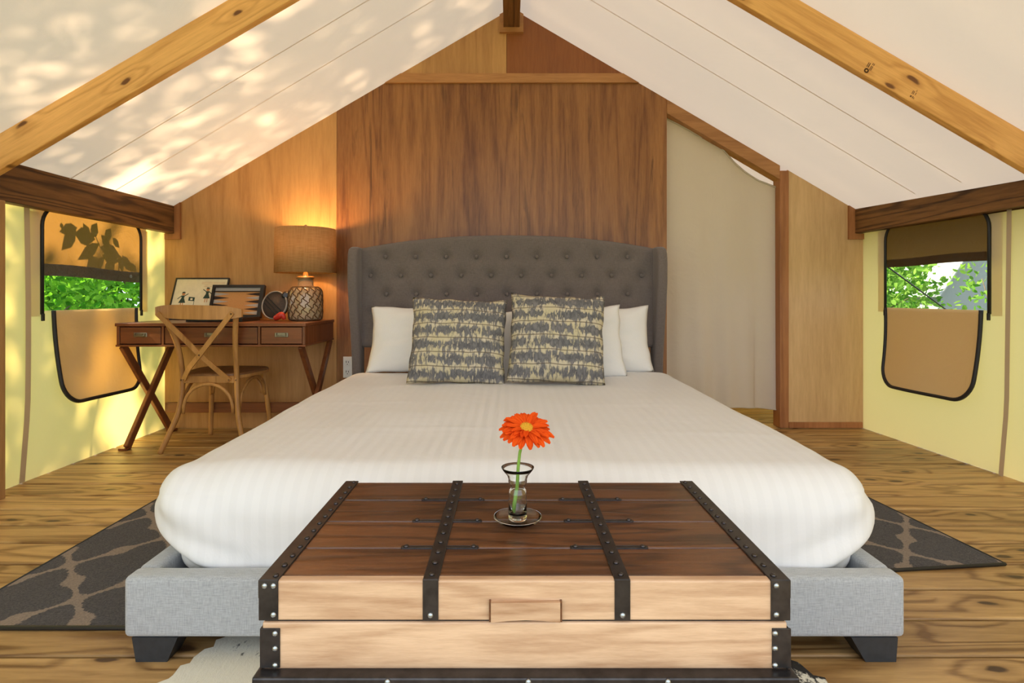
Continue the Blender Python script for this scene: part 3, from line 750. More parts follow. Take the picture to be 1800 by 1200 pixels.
pillow('pillow', 'white pillow directly behind the patterned cushion on the curtain side', 'pillow', M['pillow'], (.375, 3.40, .690), .62, .44, .15, T, 0, R(-3), 'white bed pillows', 4)
pillow('cushion', 'grey and cream patterned square cushion on the lamp side of the bed', 'cushion', M['cushion'], (-.282, 3.15, .722), .535, .49, .17, R(-18), R(2), R(2.2), 'patterned cushions', 5, .05)
pillow('cushion', 'grey and cream patterned square cushion on the curtain side of the bed', 'cushion', M['cushion'], (.262, 3.13, .735), .53, .505, .17, R(-18), R(-3), R(2.0), 'patterned cushions', 6, .05)

# ------------------------------------------------------------------ rugs and hide
def rug(name, x0, x1, y0, y1, ang, label):
    b = B().box(x0, x1, y0, y1, 0, .010, .004, 1)
    cx, cy = (x0 + x1) / 2, (y0 + y1) / 2
    b.v = [(v[0] - cx, v[1] - cy, v[2]) for v in b.v]
    me = b.mesh(name); me.materials.append(M['rug'])
    root = thing(name, label, 'rug', (cx, cy, 0.0005)); root.rotation_euler = (0, 0, ang)
    o = bpy.data.objects.new('pile', me); C.objects.link(o); o.parent = root
    hx, hy = (x1 - x0) / 2, (y1 - y0) / 2
    q = B().tube([(-hx, -hy, .006), (hx, -hy, .006), (hx, hy, .006), (-hx, hy, .006), (-hx, -hy, .006)], .0065, 6)
    m2 = q.mesh('binding'); m2.materials.append(M['zip']); o2 = bpy.data.objects.new('binding', m2); C.objects.link(o2); o2.parent = root
rug('trellis_rug', -1.665, -.25, 1.652, 3.35, 0, 'dark trellis patterned rug beside the bed on the desk side')
rug('trellis_rug', .35, 1.70, 1.97, 3.6, R(6), 'dark trellis patterned rug beside the bed on the curtain side')
hp_ = [(-.74, 1.66), (-.80, 1.63), (-.82, 1.57), (-.845, 1.50), (-.86, 1.43), (-.93, 1.36), (-.98, 1.22), (-.90, 1.05), (-.86, .85), (-.95, .66), (-.80, .55), (-.45, .50), (0, .46), (.4, .50), (.75, .56), (.92, .70), (.84, .90), (.86, 1.1), (.90, 1.27), (.82, 1.38), (.79, 1.43), (.755, 1.50), (.70, 1.55), (.55, 1.60), (.2, 1.66), (-.1, 1.69), (-.5, 1.68)]
hp_ = [(v.x, v.y) for v in (lambda P: [P[i].lerp(P[(i + 1) % len(P)], k / 3) + Vector((.008 * math.sin(i * 7 + k * 2.1), .008 * math.cos(i * 5 + k * 3.3), 0)) for i in range(len(P)) for k in range(3)])([Vector((a, b, 0)) for a, b in hp_])]
hd = B().prism(hp_, lambda x, y: (x, y, .0), lambda x, y: (x, y, .006))
hd.v = [(v[0] + .02, v[1] - 1.06, v[2]) for v in hd.v]
me = hd.mesh('cowhide_rug'); me.materials.append(M['hide']); o = bpy.data.objects.new('cowhide_rug', me); C.objects.link(o); o.location = (-.02, 1.06, .0008)
tag(o, 'white cowhide rug with black speckles under the trunk', 'rug')

# ------------------------------------------------------------------ trunk
TX0, TX1, TY0, TY1, TZ = -.399, .449, .91, 1.394, .517
trunk = thing('trunk', 'wooden storage trunk with dark plank lid and riveted iron straps', 'trunk', (.025, 1.15, .007))
rv = B().lathe([(0.0052, 0), (0.0048, .0018), (0.003, .0034), (0.0002, .004)], 8).mesh('rivet'); rv.materials.append(M['rivet_dark'])
rvs = B().lathe([(0.0050, 0), (0.0046, .0018), (0.003, .0032), (0.0002, .0038)], 8).mesh('rivet'); rvs.materials.append(M['steel'])
def rivets_top(parent, pts, z): [inst(rv, 'rivet', parent, (x, y, z)) for x, y in pts]
def rivets_front(parent, pts, y): [inst(rvs, 'rivet', parent, (x, y, z), (R(90), 0, 0)) for x, z in pts]
pw = (TY1 - TY0) / 4
for i in range(4):
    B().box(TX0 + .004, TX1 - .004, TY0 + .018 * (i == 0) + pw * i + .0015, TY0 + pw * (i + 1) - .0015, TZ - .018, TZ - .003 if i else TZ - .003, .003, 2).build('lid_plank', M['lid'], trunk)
B().box(TX0 + .002, TX1 - .002, TY0, TY0 + .018, .451, TZ - .002, .003, 2).build('lid_front', M['trunk'], trunk)
for a, b in ((TX0 + .001, TX0 + .017), (TX1 - .017, TX1 - .001)):
    B().box(a, b, TY0 + .018, TY1, .451, TZ - .004, .002, 1).build('lid_side', M['trunk'], trunk)
B().box(TX0 + .017, TX1 - .017, TY1 - .016, TY1, .451, TZ - .018, .002, 1).build('lid_back', M['trunk'], trunk)
B().box(TX0 + .006, TX1 - .006, TY0 + .006, TY1 - .004, .446, .4515).build('lid_gap', M['iron'], trunk)
B().box(TX0 + .003, TX1 - .003, TY0 + .002, TY1 - .002, .372, .447, .003, 2).build('body', M['trunk'], trunk)
B().box(TX0 - .004, TX1 + .006, TY0 - .021, TY1 + .004, .362, .373, .003, 2).build('ledge', M['iron'], trunk)
B().box(TX0 - .003, TX1 + .005, TY0 - .020, TY1 + .003, .05, .363, .003, 2).build('base_box', M['trunk'], trunk)
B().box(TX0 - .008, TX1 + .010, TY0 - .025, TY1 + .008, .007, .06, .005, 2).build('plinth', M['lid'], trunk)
rivets_front(trunk, [(x, .3675) for x in (-.19, .03, .248)], TY0 - .021)
# edge straps over the lid
for x0, x1 in ((TX0, TX0 + .030), (TX1 - .030, TX1)):
    s_ = B().box(x0 - .001, x1, TY0 - .001, TY1 + .001, TZ - .004, TZ, .0008, 1).box(x0 - .001, x1, TY0 - .0022, TY0, .452, TZ - .001, .0006, 1)
    xo = x0 if x0 < 0 else x1
    s_.box(xo - .0022, xo + .0012, TY0 - .001, TY1, TZ - .03, TZ - .001, .0006, 1)
    s_ = s_.build('edge_strap', M['iron'], trunk)
    xr_ = x0 + .021 if x0 < 0 else x1 - .021
    rivets_top(s_, [(xr_, TY0 + .012 + .0355 * k) for k in range(14)], TZ - .0003)
    xf = x0 + .023 if x0 < 0 else x1 - .023
    rivets_front(s_, [(xf, .508), (xf, .462)], TY0 - .0022)
    if x0 < 0: rivets_front(s_, [(x0 + .009, .508)], TY0 - .0022)
    c_ = B().box(x0 + .002, x1 + .002, TY0 - .0005, TY0 + .003, .375, .438, .0006, 1)
    xo2 = x0 + .002 if x0 < 0 else x1 - .002
    c_.box(xo2 - .002, xo2 + .002, TY0, TY0 + .04, .375, .438, .0006, 1)
    c_ = c_.build('corner_bracket', M['iron'], trunk); xf2 = xf + .002 if x0 < 0 else xf - .001
    rivets_front(c_, [(xf2, .431), (xf2, .407), (xf2, .380)], TY0 - .0005)
    d_ = B().box(x0 - .005, x1 - .002 if x0 < 0 else x1 + .007, TY0 - .0215, TY0 - .018, .20, .360, .0006, 1).build('corner_bracket', M['iron'], trunk)
    rivets_front(d_, [(xf, .355), (xf, .32), (xf, .28)], TY0 - .0215)
for xc in (-.1256, .181):
    s_ = B().box(xc - .0125, xc + .0125, TY0 - .001, TY1 + .001, TZ - .004, TZ + .0006, .0008, 1).box(xc - .0125, xc + .0125, TY0 - .0022, TY0, .4515, TZ, .0006, 1).build('strap', M['iron'], trunk)
    rivets_top(s_, [(xc, TY0 + .014 + .0405 * k) for k in range(12)], TZ + .0004)
    rivets_front(s_, [(xc, .461)], TY0 - .0022)
    for i in (1, 2, 3):
        yc = TY0 + pw * i
        h = B().box(xc - .070, xc + .070, yc - .0062, yc + .0062, TZ - .004, TZ - .0008, .0025, 2).build('cross_strap', M['iron'], trunk)
        rivets_top(h, [(xc - .061, yc), (xc + .061, yc)], TZ - .001)
# carved lift handle under the lid front
hw = .055; hc = .026
hpoly = [(-hw, .4525), (-hw * .5, .4555), (0, .4565), (hw * .5, .4555), (hw, .4525), (hw, .484), (-hw, .484)]
B().prism([(x + hc, z) for x, z in hpoly], lambda x, z: (x, TY0 - .009, z), lambda x, z: (x, TY0 + .004, z)).build('handle', M['trunk'], trunk)
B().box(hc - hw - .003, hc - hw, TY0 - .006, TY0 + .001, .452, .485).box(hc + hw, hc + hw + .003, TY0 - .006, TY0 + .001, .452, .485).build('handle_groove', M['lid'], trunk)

# ------------------------------------------------------------------ vase and gerbera
VY = 1.141; VX = (910 - 895) * VY / 1000; VZ = TZ + .0006
vase = thing('glass_vase', 'clear glass vase with flared rim and saucer foot on the trunk', 'vase', (VX, VY, VZ))
def pf(l): return [(r_, VZ + z) for r_, z in l]
B().lathe(pf([(.0001, .0), (.030, .0), (.042, .004), (.048, .010), (.0485, .0118), (.047, .0120), (.040, .0078), (.028, .0052), (.0001, .0050)]), 48, (VX, VY, 0)).build('foot', M['glass'], vase)
B().lathe(pf([(.0001, .0056), (.0185, .0056), (.0188, .012), (.0182, .04), (.0180, .056), (.0165, .064), (.0128, .069), (.0170, .075), (.0188, .081), (.0186, .086), (.0215, .094), (.0285, .102), (.0325, .108), (.0328, .1098), (.0315, .1098), (.0270, .1025), (.0198, .0945), (.0170, .0865), (.0170, .081), (.0152, .0758), (.0108, .069), (.0148, .0635), (.0163, .056), (.0165, .04), (.0168, .012), (.0001, .0105)]), 48, (VX, VY, 0)).build('vessel', M['glass'], vase)
fc = at(925, 754, 1.115)
flower = thing('gerbera', 'orange gerbera daisy standing in the glass vase', 'flower', (VX, VY, VZ + .013))
st = [Vector((VX - .0095, VY - .002, VZ + .0135)), Vector((VX - .006, VY - .001, VZ + .04)), Vector((VX - .001, VY, VZ + .072)), Vector((VX + .001, VY - .003, VZ + .11)), Vector((VX + .004, VY - .008, VZ + .14)), Vector((VX + .010, VY - .016, VZ + .168)), fc + Vector((.0, .006, -.012)), fc + Vector((0, .001, -.004))]
B().tube(st, [.0042, .004, .0034, .0032, .003, .003, .0034, .006], 10).build('stem', M['stemg'], flower)
fn_ = Vector((.08, -.43, .90)).normalized(); qf = Vector((0, 0, 1)).rotation_difference(fn_)
def petal_mesh(L, W_, droop):
    b = B()
    def f(u, v):
        x = .008 + L * u; wd_ = W_ * (math.sin(math.pi * min(1, .18 + .70 * u)) ** .6) * (1 if u < .85 else 1 - .35 * ((u - .85) / .15) ** 2)
        y = (v - .5) * wd_
        return (x, y, .004 * math.sin(u * 2.4) - droop * u * u + .0022 * (4 * (v - .5) ** 2) + (.0008 if abs(v - .5) < .1 else 0))
    b.grid(f, 7, 4); me = b.mesh('petal'); me.materials.append(M['petal']); return me
pr = random.Random(4)
for L, W_, n_, dr, zo in ((.046, .0165, 22, .010, -.0015), (.043, .0150, 22, .005, .0005), (.030, .0100, 20, -.002, .0025)):
    me = petal_mesh(L, W_, dr)
    for k in range(n_):
        a = 2 * math.pi * (k + pr.uniform(-.25, .25) + (.5 if dr == .004 else 0)) / n_
        o = inst(me, 'petal', flower, fc + fn_ * zo, (0, 0, 0), pr.uniform(.9, 1.06))
        o.rotation_euler = (qf @ Matrix.Rotation(a, 3, 'Z').to_quaternion() @ Matrix.Rotation(pr.uniform(-.10, .10), 3, 'Y').to_quaternion()).to_euler()
disc = B()
rd = random.Random(9)
for k in range(130):
    r_ = .0128 * math.sqrt((k + .5) / 130); a = k * 2.39996
    z0 = .005 + .0025 * (1 - (r_ / .0128) ** 2); p = Vector((r_ * math.cos(a), r_ * math.sin(a), z0))
    h = .0025 if r_ < .006 else .004
    q = [p + Vector((.0009 * math.cos(b_), .0009 * math.sin(b_), 0)) for b_ in (0, 2.1, 4.2)]
    disc.add([fc + qf @ v for v in q + [p + Vector((0, 0, h)) * rd.uniform(.7, 1.1)]], [(0, 1, 3), (1, 2, 3), (2, 0, 3)])
db = B().lathe([(.014, .001), (.0138, .0045), (.009, .0068), (.0001, .0075)], 20)
disc.add([fc + qf @ Vector(v) for v in db.v], db.f, True)
disc.build('flower_centre', M['disc'], flower)

# ------------------------------------------------------------------ desk
DX0, DX1, DY0, DY1, DZ = -2.455, -1.275, 3.556, 4.13, .80
desk = thing('writing_desk', 'dark cherry wood desk with three drawers and crossed legs', 'desk', ((DX0 + DX1) / 2, (DY0 + DY1) / 2, 0))
B().box(DX0 - .006, DX1 + .006, DY0 - .008, DY1, DZ - .020, DZ, .003, 2).build('desk_top', M['desk'], desk)
bz0, bz1 = .665, DZ - .020
for a, b in ((DX0, DX0 + .018), (DX1 - .018, DX1)): B().box(a, b, DY0, DY1 - .002, bz0, bz1, .002, 1).build('side_panel', M['desk_z'], desk)
B().box(DX0 + .018, DX1 - .018, DY1 - .016, DY1 - .002, bz0, bz1).build('back_panel', M['desk'], desk)
B().box(DX0 - .004, DX1 + .004, DY0 - .004, DY1 - .002, bz0 - .012, bz0, .002, 1).build('bottom_rail', M['desk'], desk)
wd_ = DX1 - DX0
cuts = [.018 / wd_, .236, .252, .748, .762, 1 - .018 / wd_]
for u in (.244, .755): B().box(DX0 + wd_ * u - .007, DX0 + wd_ * u + .007, DY0 + .001, DY0 + .3, bz0, bz1, .001, 1).build('divider', M['desk_z'], desk)
for i in range(3):
    a, b = DX0 + wd_ * cuts[2 * i] + .004, DX0 + wd_ * cuts[2 * i + 1] - .004
    d_ = B().box(a, b, DY0 + .003, DY0 + .022, bz0 + .006, bz1 - .006, .002, 2).box(a + .01, b - .01, DY0 + .022, DY0 + .30, bz0 + .008, bz1 - .02).build('drawer', M['desk'], desk)
    c = (a + b) / 2; z = (bz0 + bz1) / 2 + .004
    hb_ = B().box(c - .042, c + .042, DY0 + .0005, DY0 + .004, z - .014, z + .014, .003, 2).build('pull_plate', M['pewter'], d_)
    B().tube([(c - .028, DY0 - .001, z + .009), (c - .028, DY0 - .009, z - .005), (c + .028, DY0 - .009, z - .005), (c + .028, DY0 - .001, z + .009)], .0028, 6).build('pull_bail', M['pewter'], d_)
for x in (DX0 + .028, DX1 - .028):
    yf, yb = DY0 + .035, DY1 - .035
    B().bar((x - .012, yf, bz0 - .008), (x - .012, yb, .012), .026, .050, (1, 0, 0)).build('leg', M['desk_z'], desk)
    B().bar((x + .014, yb, bz0 - .008), (x + .014, yf, .012), .026, .050, (1, 0, 0)).build('leg', M['desk_z'], desk)
    for y in (yf, yb): B().box(x - .024, x + .026, y - .03, y + .03, .0, .014, .002, 1).build('foot', M['desk_z'], desk)
B().box(DX0 + .05, DX1 - .05, 3.975, 4.0, .155, .225, .002, 1).build('stretcher', M['desk'], desk)

# framed print leaning on the wall
def lean_frame(root, xa, xb, yb, yt, zt, zb=DZ + .001):
    """returns map (u, v, d) -> world on a plate leaning back"""
    up = Vector((0, yt - yb, zt - zb)); L = up.length; up.normalize(); nrm = Vector((0, -up.z, up.y))
    return (lambda x, v, d: Vector((x, yb, zb)) + up * v + nrm * d), L
pr_x0, pr_x1 = -2.435, -2.045
fr = thing('framed_print', 'cream print of two small figures in a thin black frame on the desk', 'picture', (-2.24, 4.02, DZ))
mp, L = lean_frame(fr, pr_x0, pr_x1, 4.045, 4.165, 1.100)
def plate(b, x0, x1, v0, v1, d0, d1):
    c = [mp(x, v, d) for d in (d0, d1) for x, v in ((x0, v0), (x1, v0), (x1, v1), (x0, v1))]
    return b.add(c, [(3, 2, 1, 0), (4, 5, 6, 7), (0, 1, 5, 4), (1, 2, 6, 5), (2, 3, 7, 6), (3, 0, 4, 7)])
plate(B(), pr_x0 + .004, pr_x1 - .004, .006, L - .004, -.006, .002).build('print', M['paper'], fr)
fb = B(); t = .009
plate(fb, pr_x0, pr_x1, 0, t, -.008, .008); plate(fb, pr_x0, pr_x1, L - t, L, -.008, .008); plate(fb, pr_x0, pr_x0 + t, t, L - t, -.008, .008); plate(fb, pr_x1 - t, pr_x1, t, L - t, -.008, .008)
fb.build('frame', M['blk'], fr)
def blob(poly, mat, name, d=.0026): 
    B().prism(poly, lambda x, v: mp(x, v, .0015), lambda x, v: mp(x, v, d)).build(name, M[mat], fr)
def figure(cx, v0, s, mir):
    X_ = lambda dx: cx + dx * s * mir
    def P(l): return [(X_(a), v0 + b * s) for a, b in l]
    circ = lambda a, b, r: [(X_(a + r * math.cos(k * .7854)), v0 + (b + r * math.sin(k * .7854)) * s) for k in range(8)]
    blob(P([(-.025, 0), (.025, 0), (.010, .035), (-.010, .035)]), 'ink', 'figure_skirt')
    blob(P([(-.009, .035), (.009, .035), (.012, .056), (-.012, .056)]), 'ink', 'figure_body')
    blob(circ(0, .068, .012), 'ink2', 'figure_head'); blob(P([(-.013, .074), (.013, .076), (.008, .086), (-.008, .085)]), 'ink', 'figure_hat', .0029)
    blob(P([(.010, .050), (.036, .068), (.034, .073), (.008, .056)]), 'ink', 'figure_arm'); blob(P([(-.010, .050), (-.036, .028), (-.038, .033), (-.012, .056)]), 'ink', 'figure_arm')
    blob(P([(-.010, -.03), (-.005, -.03), (-.004, 0), (-.010, 0)]), 'ink2', 'figure_leg'); blob(P([(.006, -.03), (.011, -.03), (.010, 0), (.004, 0)]), 'ink2', 'figure_leg')
figure(-2.355, .128, 1.0, 1); figure(-2.185, .162, 1.0, -1)
blob([(-2.312, .145), (-2.268, .141), (-2.268, .170), (-2.312, .174)], 'ink', 'figure_flag'); blob([(-2.298, .150), (-2.282, .149), (-2.282, .163), (-2.298, .164)], 'paper', 'flag_patch', .003)
blob([(-2.270, .10), (-2.267, .10), (-2.267, .145), (-2.270, .145)], 'ink', 'flag_pole')
for k, (a, b) in enumerate(((-2.24, -2.07), (-2.24, -2.07), (-2.22, -2.15), (-2.22, -2.16))):
    v = L - .035 - .011 * k; blob([(a, v), (b, v), (b, v + .0016), (a, v + .0016)], 'ink2', 'text_line')

# backgammon case, open: one tray upright against the print, the other flat
bg = thing('backgammon_set', 'open black backgammon case with tan board standing on the desk', 'game', (-1.99, 3.95, DZ))
bx0, bx1 = -2.115, -1.745
mp, L = lean_frame(bg, bx0, bx1, 3.985, 4.06, 1.05, DZ + .022)
plate(B(), bx0, bx1, 0, L, -.03, -.022).build('tray_back', M['blk'], bg)
fb = B(); t = .018
plate(fb, bx0, bx1, 0, t, -.022, .0); plate(fb, bx0, bx1, L - t, L, -.022, .0); plate(fb, bx0, bx0 + t, t, L - t, -.022, .0); plate(fb, bx1 - t * 1.5, bx1, t, L - t, -.022, .0)
fb.build('tray_rim', M['blk'], bg)
ix0, ix1 = bx0 + t, bx1 - t * 1.5
fl_ = plate(B(), ix0, ix1, t, L - t, -.022, -.016).build('playing_field', M['felt'], bg)
plate(B(), ix0, ix1, L - t - .026, L - t, -.016, -.0145).build('side_slot', M['feltg'], bg)
plate(B(), ix0, ix1, L - t - .031, L - t - .026, -.016, -.006).build('slot_bar', M['blk'], bg)
pv0, pv1 = t + .004, L - t - .034; np_ = 6; pwid = (pv1 - pv0) / np_
for i in range(np_):
    for sd_ in (0, 1):
        v = pv0 + pwid * i; c = v + pwid / 2; a, b = (ix0, ix0 + .105) if sd_ == 0 else (ix1, ix1 - .105)
        mat = ('pointd', 'feltg')[(i + sd_) % 2]
        B().prism([(a, v + .001), (b, c), (a, v + pwid - .001)], lambda x, q: mp(x, q, -.0165), lambda x, q: mp(x, q, -.0145)).build('point', M[mat], bg)
B().box(bx0, bx1, 3.72, 3.985, DZ + .001, DZ + .009, .001, 1).build('lower_tray', M['blk'], bg)
lb = B().box(bx0, bx1, 3.72, 3.735, DZ + .009, DZ + .026, .001, 1).box(bx0, bx0 + .015, 3.735, 3.97, DZ + .009, DZ + .026).box(bx1 - .015, bx1, 3.735, 3.97, DZ + .009, DZ + .026).box(bx0 + .015, bx1 - .015, 3.96, 3.975, DZ + .009, DZ + .026)
lb.build('lower_rim', M['blk'], bg)
B().box(bx0 + .015, bx1 - .015, 3.735, 3.96, DZ + .009, DZ + .012).build('lower_field', M['felt'], bg)

# round flashlight lying beside the lamp
fc2 = at(483, 536, 3.90); fl = thing('flashlight', 'large round dark flashlight with pale rim and red body beside the lamp', 'flashlight', (fc2.x, fc2.y, DZ))
fa = Vector((-.22, -.92, .20)).normalized(); q2 = Vector((0, 0, 1)).rotation_difference(fa)
def put(b): b.v = [tuple(fc2 + q2 @ Vector(v)) for v in b.v]; return b
put(B().lathe([(.0001, .004), (.092, .004), (.092, -.004), (.0001, -.004)], 40)).build('face', M['brownface'], fl)
put(B().lathe([(.091, -.01), (.098, -.01), (.100, 0), (.098, .009), (.091, .009)], 40, close=True)).build('rim', M['rim'], fl)
put(B().lathe([(.090, -.008), (.080, -.045), (.045, -.08), (.0001, -.082)], 32)).build('housing', M['blk'], fl)
for dx in (-.040, -.018, .004):
    h_ = math.sqrt(.088 ** 2 - dx ** 2)
    bb = B(); c_, s_ = math.cos(R(38)), math.sin(R(38))
    bb.box(dx - .005, dx + .005, -h_, h_, .0035, .007, .001, 1); bb.v = [(v[0] * c_ - v[1] * s_, v[0] * s_ + v[1] * c_, v[2]) for v in bb.v]
    put(bb).build('rib', M['blk'], fl)
kb = fc2 + Vector((.076, -.002, .066)); B().tube([fc2 + Vector((.055, .045, .03)), kb + Vector((0, .02, 0)), kb, kb + Vector((.004, -.012, .002))], [.016, .026, .028, .016], 12).build('knob', M['blk'], fl)
B().tube(smooth([(-1.580, 3.845, DZ + .020), (-1.555, 3.832, DZ + .030), (-1.532, 3.83, DZ + .044), (-1.520, 3.83, DZ + .030), (-1.515, 3.832, DZ + .012)], 4), [.017, .018, .019, .020, .021, .021, .021, .021, .020, .019, .018, .017, .016, .015, .014, .012, .010], 12).build('red_body', M['red'], fl)

# table lamp
LX, LY = (539 - 895) * 3.95 / 1000, 3.93
lamp = thing('table_lamp', 'lit table lamp with burlap drum shade and netted glass jar base', 'lamp', (LX, LY, DZ))
jp = [(.0001, .004), (.095, .004), (.106, .010), (.110, .022), (.112, .06), (.112, .17), (.109, .200), (.098, .222), (.078, .234), (.056, .240), (.052, .246), (.051, .290)]
inner = [(r_ - .004, z if i > 3 else z + .004) for i, (r_, z) in enumerate(jp) if r_ > .05][::-1]
B().lathe([(r_, DZ + z - .003) for r_, z in jp + inner + [(.0001, .010)]], 40, (LX, LY, 0)).build('jar', M['jar'], lamp)
def jr(z):
    for (r0, z0), (r1, z1) in zip(jp[1:], jp[2:]):
        if z0 <= z <= z1: return r0 + (r1 - r0) * (z - z0) / (z1 - z0)
    return .112
net = B(); nn = 14
for k in range(nn):
    for sg in (-1, 1):
        pts = []
        for i in range(0, 31):
            z = .008 + (.232 - .008) * i / 30; a = 2 * math.pi * k / nn + sg * i / 30 * 2 * math.pi / nn * 3.0
            a += .05 * math.sin(i * 1.26); r_ = jr(z) + .0022; pts.append((LX + r_ * math.cos(a), LY + r_ * math.sin(a), DZ + z))
        net.tube(pts, .0030, 5, False)
for z in (.010, .232): net.tube([(LX + (jr(z) + .003) * math.cos(a * .1571), LY + (jr(z) + .003) * math.sin(a * .1571), DZ + z) for a in range(41)], .003, 5, False)
net.build('rope_net', M['rope'], lamp)
B().lathe([(.053, DZ + .287), (.060, DZ + .287), (.061, DZ + .300), (.050, DZ + .306), (.018, DZ + .308), (.016, DZ + .33), (.012, DZ + .335), (.010, DZ + .42)], 28, (LX, LY, 0)).build('cap', M['brass'], lamp)
sz0, sz1 = 1.128, 1.432
sh = B().lathe([(.2030, sz0), (.2045, sz0), (.1985, sz1), (.1970, sz1)], 64, (LX, LY, 0), close=True).build('shade', M['shade'], lamp)
B().tube([(LX, LY, 1.40), (LX, LY, 1.445)], .005, 8).lathe([(.002, 1.44), (.010, 1.444), (.012, 1.452), (.008, 1.460), (.0002, 1.463)], 12, (LX, LY, 0)).build('finial', M['brass'], lamp)
sp_ = B()
for k in range(3):
    a = k * 2.094 + .5; sp_.tube([(LX, LY, 1.405), (LX + .199 * math.cos(a), LY + .199 * math.sin(a), 1.428)], .002, 5)
sp_.build('shade_spider', M['brass'], lamp)
B().lathe([(.0002, 1.215), (.012, 1.217), (.016, 1.235), (.030, 1.27), (.032, 1.29), (.022, 1.315), (.0002, 1.322)], 20, (LX, LY, 0)).build('bulb', M['bulb'], lamp)
ld = bpy.data.lights.new('bulb_light', 'POINT'); ld.energy = 15.0; ld.color = (1.0, .60, .25); ld.shadow_soft_size = .035
lo = bpy.data.objects.new('bulb_light', ld); C.objects.link(lo); lo.location = (0, 0, 1.36 - DZ); lo.parent = lamp

# ------------------------------------------------------------------ cross-back chair
ch = thing('dining_chair', 'light wooden cross-back chair pulled up to the desk', 'chair', (-1.88, 3.75, 0))
ls = [(-2.150, 3.50, 0), (-2.105, 3.525, .12), (-2.062, 3.555, .26), (-2.050, 3.57, .44), (-2.052, 3.545, .60), (-2.07, 3.51, .73), (-2.115, 3.47, .86)]
rs_ = [(-1.615, 3.50, 0), (-1.66, 3.525, .12), (-1.695, 3.555, .26), (-1.708, 3.57, .44), (-1.703, 3.545, .60), (-1.690, 3.51, .73), (-1.665, 3.47, .875)]
for s_ in (ls, rs_): B().tube(smooth(s_), .0165, 10).build('back_leg', M['chair'], ch)
fls = [(-2.092, 3.985, 0), (-2.075, 3.965, .20), (-2.055, 3.935, .455)]; frs = [(-1.665, 3.985, 0), (-1.680, 3.965, .20), (-1.700, 3.935, .455)]
for s_ in (fls, frs): B().tube(smooth(s_), [.0150] * 6 + [.0165] * 6 + [.018], 10).build('front_leg', M['chair'], ch)
# seat: rounded trapezoid
sp2 = []
for k in range(40):
    a = 2 * math.pi * k / 40; cx, cy = math.cos(a), math.sin(a)
    sx = (abs(cx) ** .55) * (1 if cx > 0 else -1); sy = (abs(cy) ** .55) * (1 if cy > 0 else -1)
    sp2.append((-1.88 + sx * (.228 + .028 * sy), 3.772 + sy * .212))
B().prism(sp2, lambda x, y: (x, y, .452), lambda x, y: (x, y, .470)).build('seat_ring', M['chair'], ch)
sn = []
for r_, z in ((1.0, .470), (1.0, .478), (.97, .483), (.6, .481), (.0, .478)): sn.append((r_, z))
b = B(); vs2 = []
for r_, z in sn: vs2 += [(-1.88 + (x + 1.88) * r_ * .985, 3.772 + (y - 3.772) * r_ * .985, z) for x, y in sp2]
b.add(vs2, [(i * 40 + k, i * 40 + (k + 1) % 40, (i + 1) * 40 + (k + 1) % 40, (i + 1) * 40 + k) for i in range(4) for k in range(40)], True)
b.build('seat', M['seat'], ch)
B().box(-2.04, -1.72, 3.556, 3.578, .425, .470, .004).build('seat_rail', M['chair'], ch)
# top rail: curved board
def tr(u, v, d):
    a = 2 * u - 1; x = -1.888 + a * .262; y = 3.465 - .055 * (1 - a * a) + d; hh = .043 * (1 - .45 * abs(a) ** 4)
    return (x, y, .872 + .006 * a * -1 + (2 * v - 1) * hh)
b = B().grid(lambda u, v: tr(u, v, -.011), 24, 4).grid(lambda u, v: tr(u, v, .011), 24, 4)
b.grid(lambda u, v: tr(u, 1, -.011 + .022 * v), 24, 1).grid(lambda u, v: tr(u, 0, -.011 + .022 * v), 24, 1).grid(lambda u, v: tr(0, u, -.011 + .022 * v), 4, 1, False).grid(lambda u, v: tr(1, u, -.011 + .022 * v), 4, 1, False)
b.build('top_rail', M['chair'], ch)
def strip(pts, name):
    pts = smooth(pts, 8); b = B(); n = len(pts); v = []
    for i, p in enumerate(pts):
        t = (pts[min(i + 1, n - 1)] - pts[max(i - 1, 0)]).normalized(); sd2 = t.cross(Vector((0, 1, 0))).normalized()
        for dy in (-.005, .005):
            for q in (-.0145, .0145): v.append(p + sd2 * q + Vector((0, dy, 0)))
    f = [(0, 1, 3, 2), (4 * (n - 1), 4 * (n - 1) + 2, 4 * (n - 1) + 3, 4 * (n - 1) + 1)]
    for i in range(n - 1):
        a, c = 4 * i, 4 * (i + 1)
        f += [(a, a + 1, c + 1, c), (a + 2, c + 2, c + 3, a + 3), (a, c, c + 2, a + 2), (a + 1, a + 3, c + 3, c + 1)]
    return b.add(v, f).build(name, M['chair'], ch)
strip([(-2.125, 3.435, .865), (-1.995, 3.445, .735), (-1.875, 3.455, .612), (-1.80, 3.495, .52), (-1.737, 3.538, .444)], 'cross_strip')
strip([(-1.668, 3.425, .870), (-1.775, 3.432, .735), (-1.875, 3.444, .612), (-1.965, 3.485, .52), (-2.022, 3.535, .448)], 'cross_strip')
bol = B().lathe([(.0055, 0), (.005, .002), (.0002, .003)], 8).mesh('bolt'); bol.materials.append(M['beam'])
for p in ((-1.875, 3.438, .612), (-1.672, 3.418, .862), (-1.742, 3.531, .450), (-2.018, 3.529, .452), (-2.050, 3.5525, .445), (-1.708, 3.5525, .445)): inst(bol, 'bolt', ch, p, (R(90), 0, 0))
def arch(p, q, rise, name='arch_brace'):
    p = Vector(p); q = Vector(q); pts = []
    for k in range(17):
        a = math.pi * k / 16; u = .5 - .5 * math.cos(a); c = p.lerp(q, u); c.z += rise * math.sin(a) ** .8; pts.append(c)
    B().tube(pts, .0105, 8).build(name, M['chair'], ch)
arch((-2.034, 3.55, .235), (-1.722, 3.55, .235), .185); arch((-2.045, 3.93, .30), (-1.708, 3.93, .30), .14)
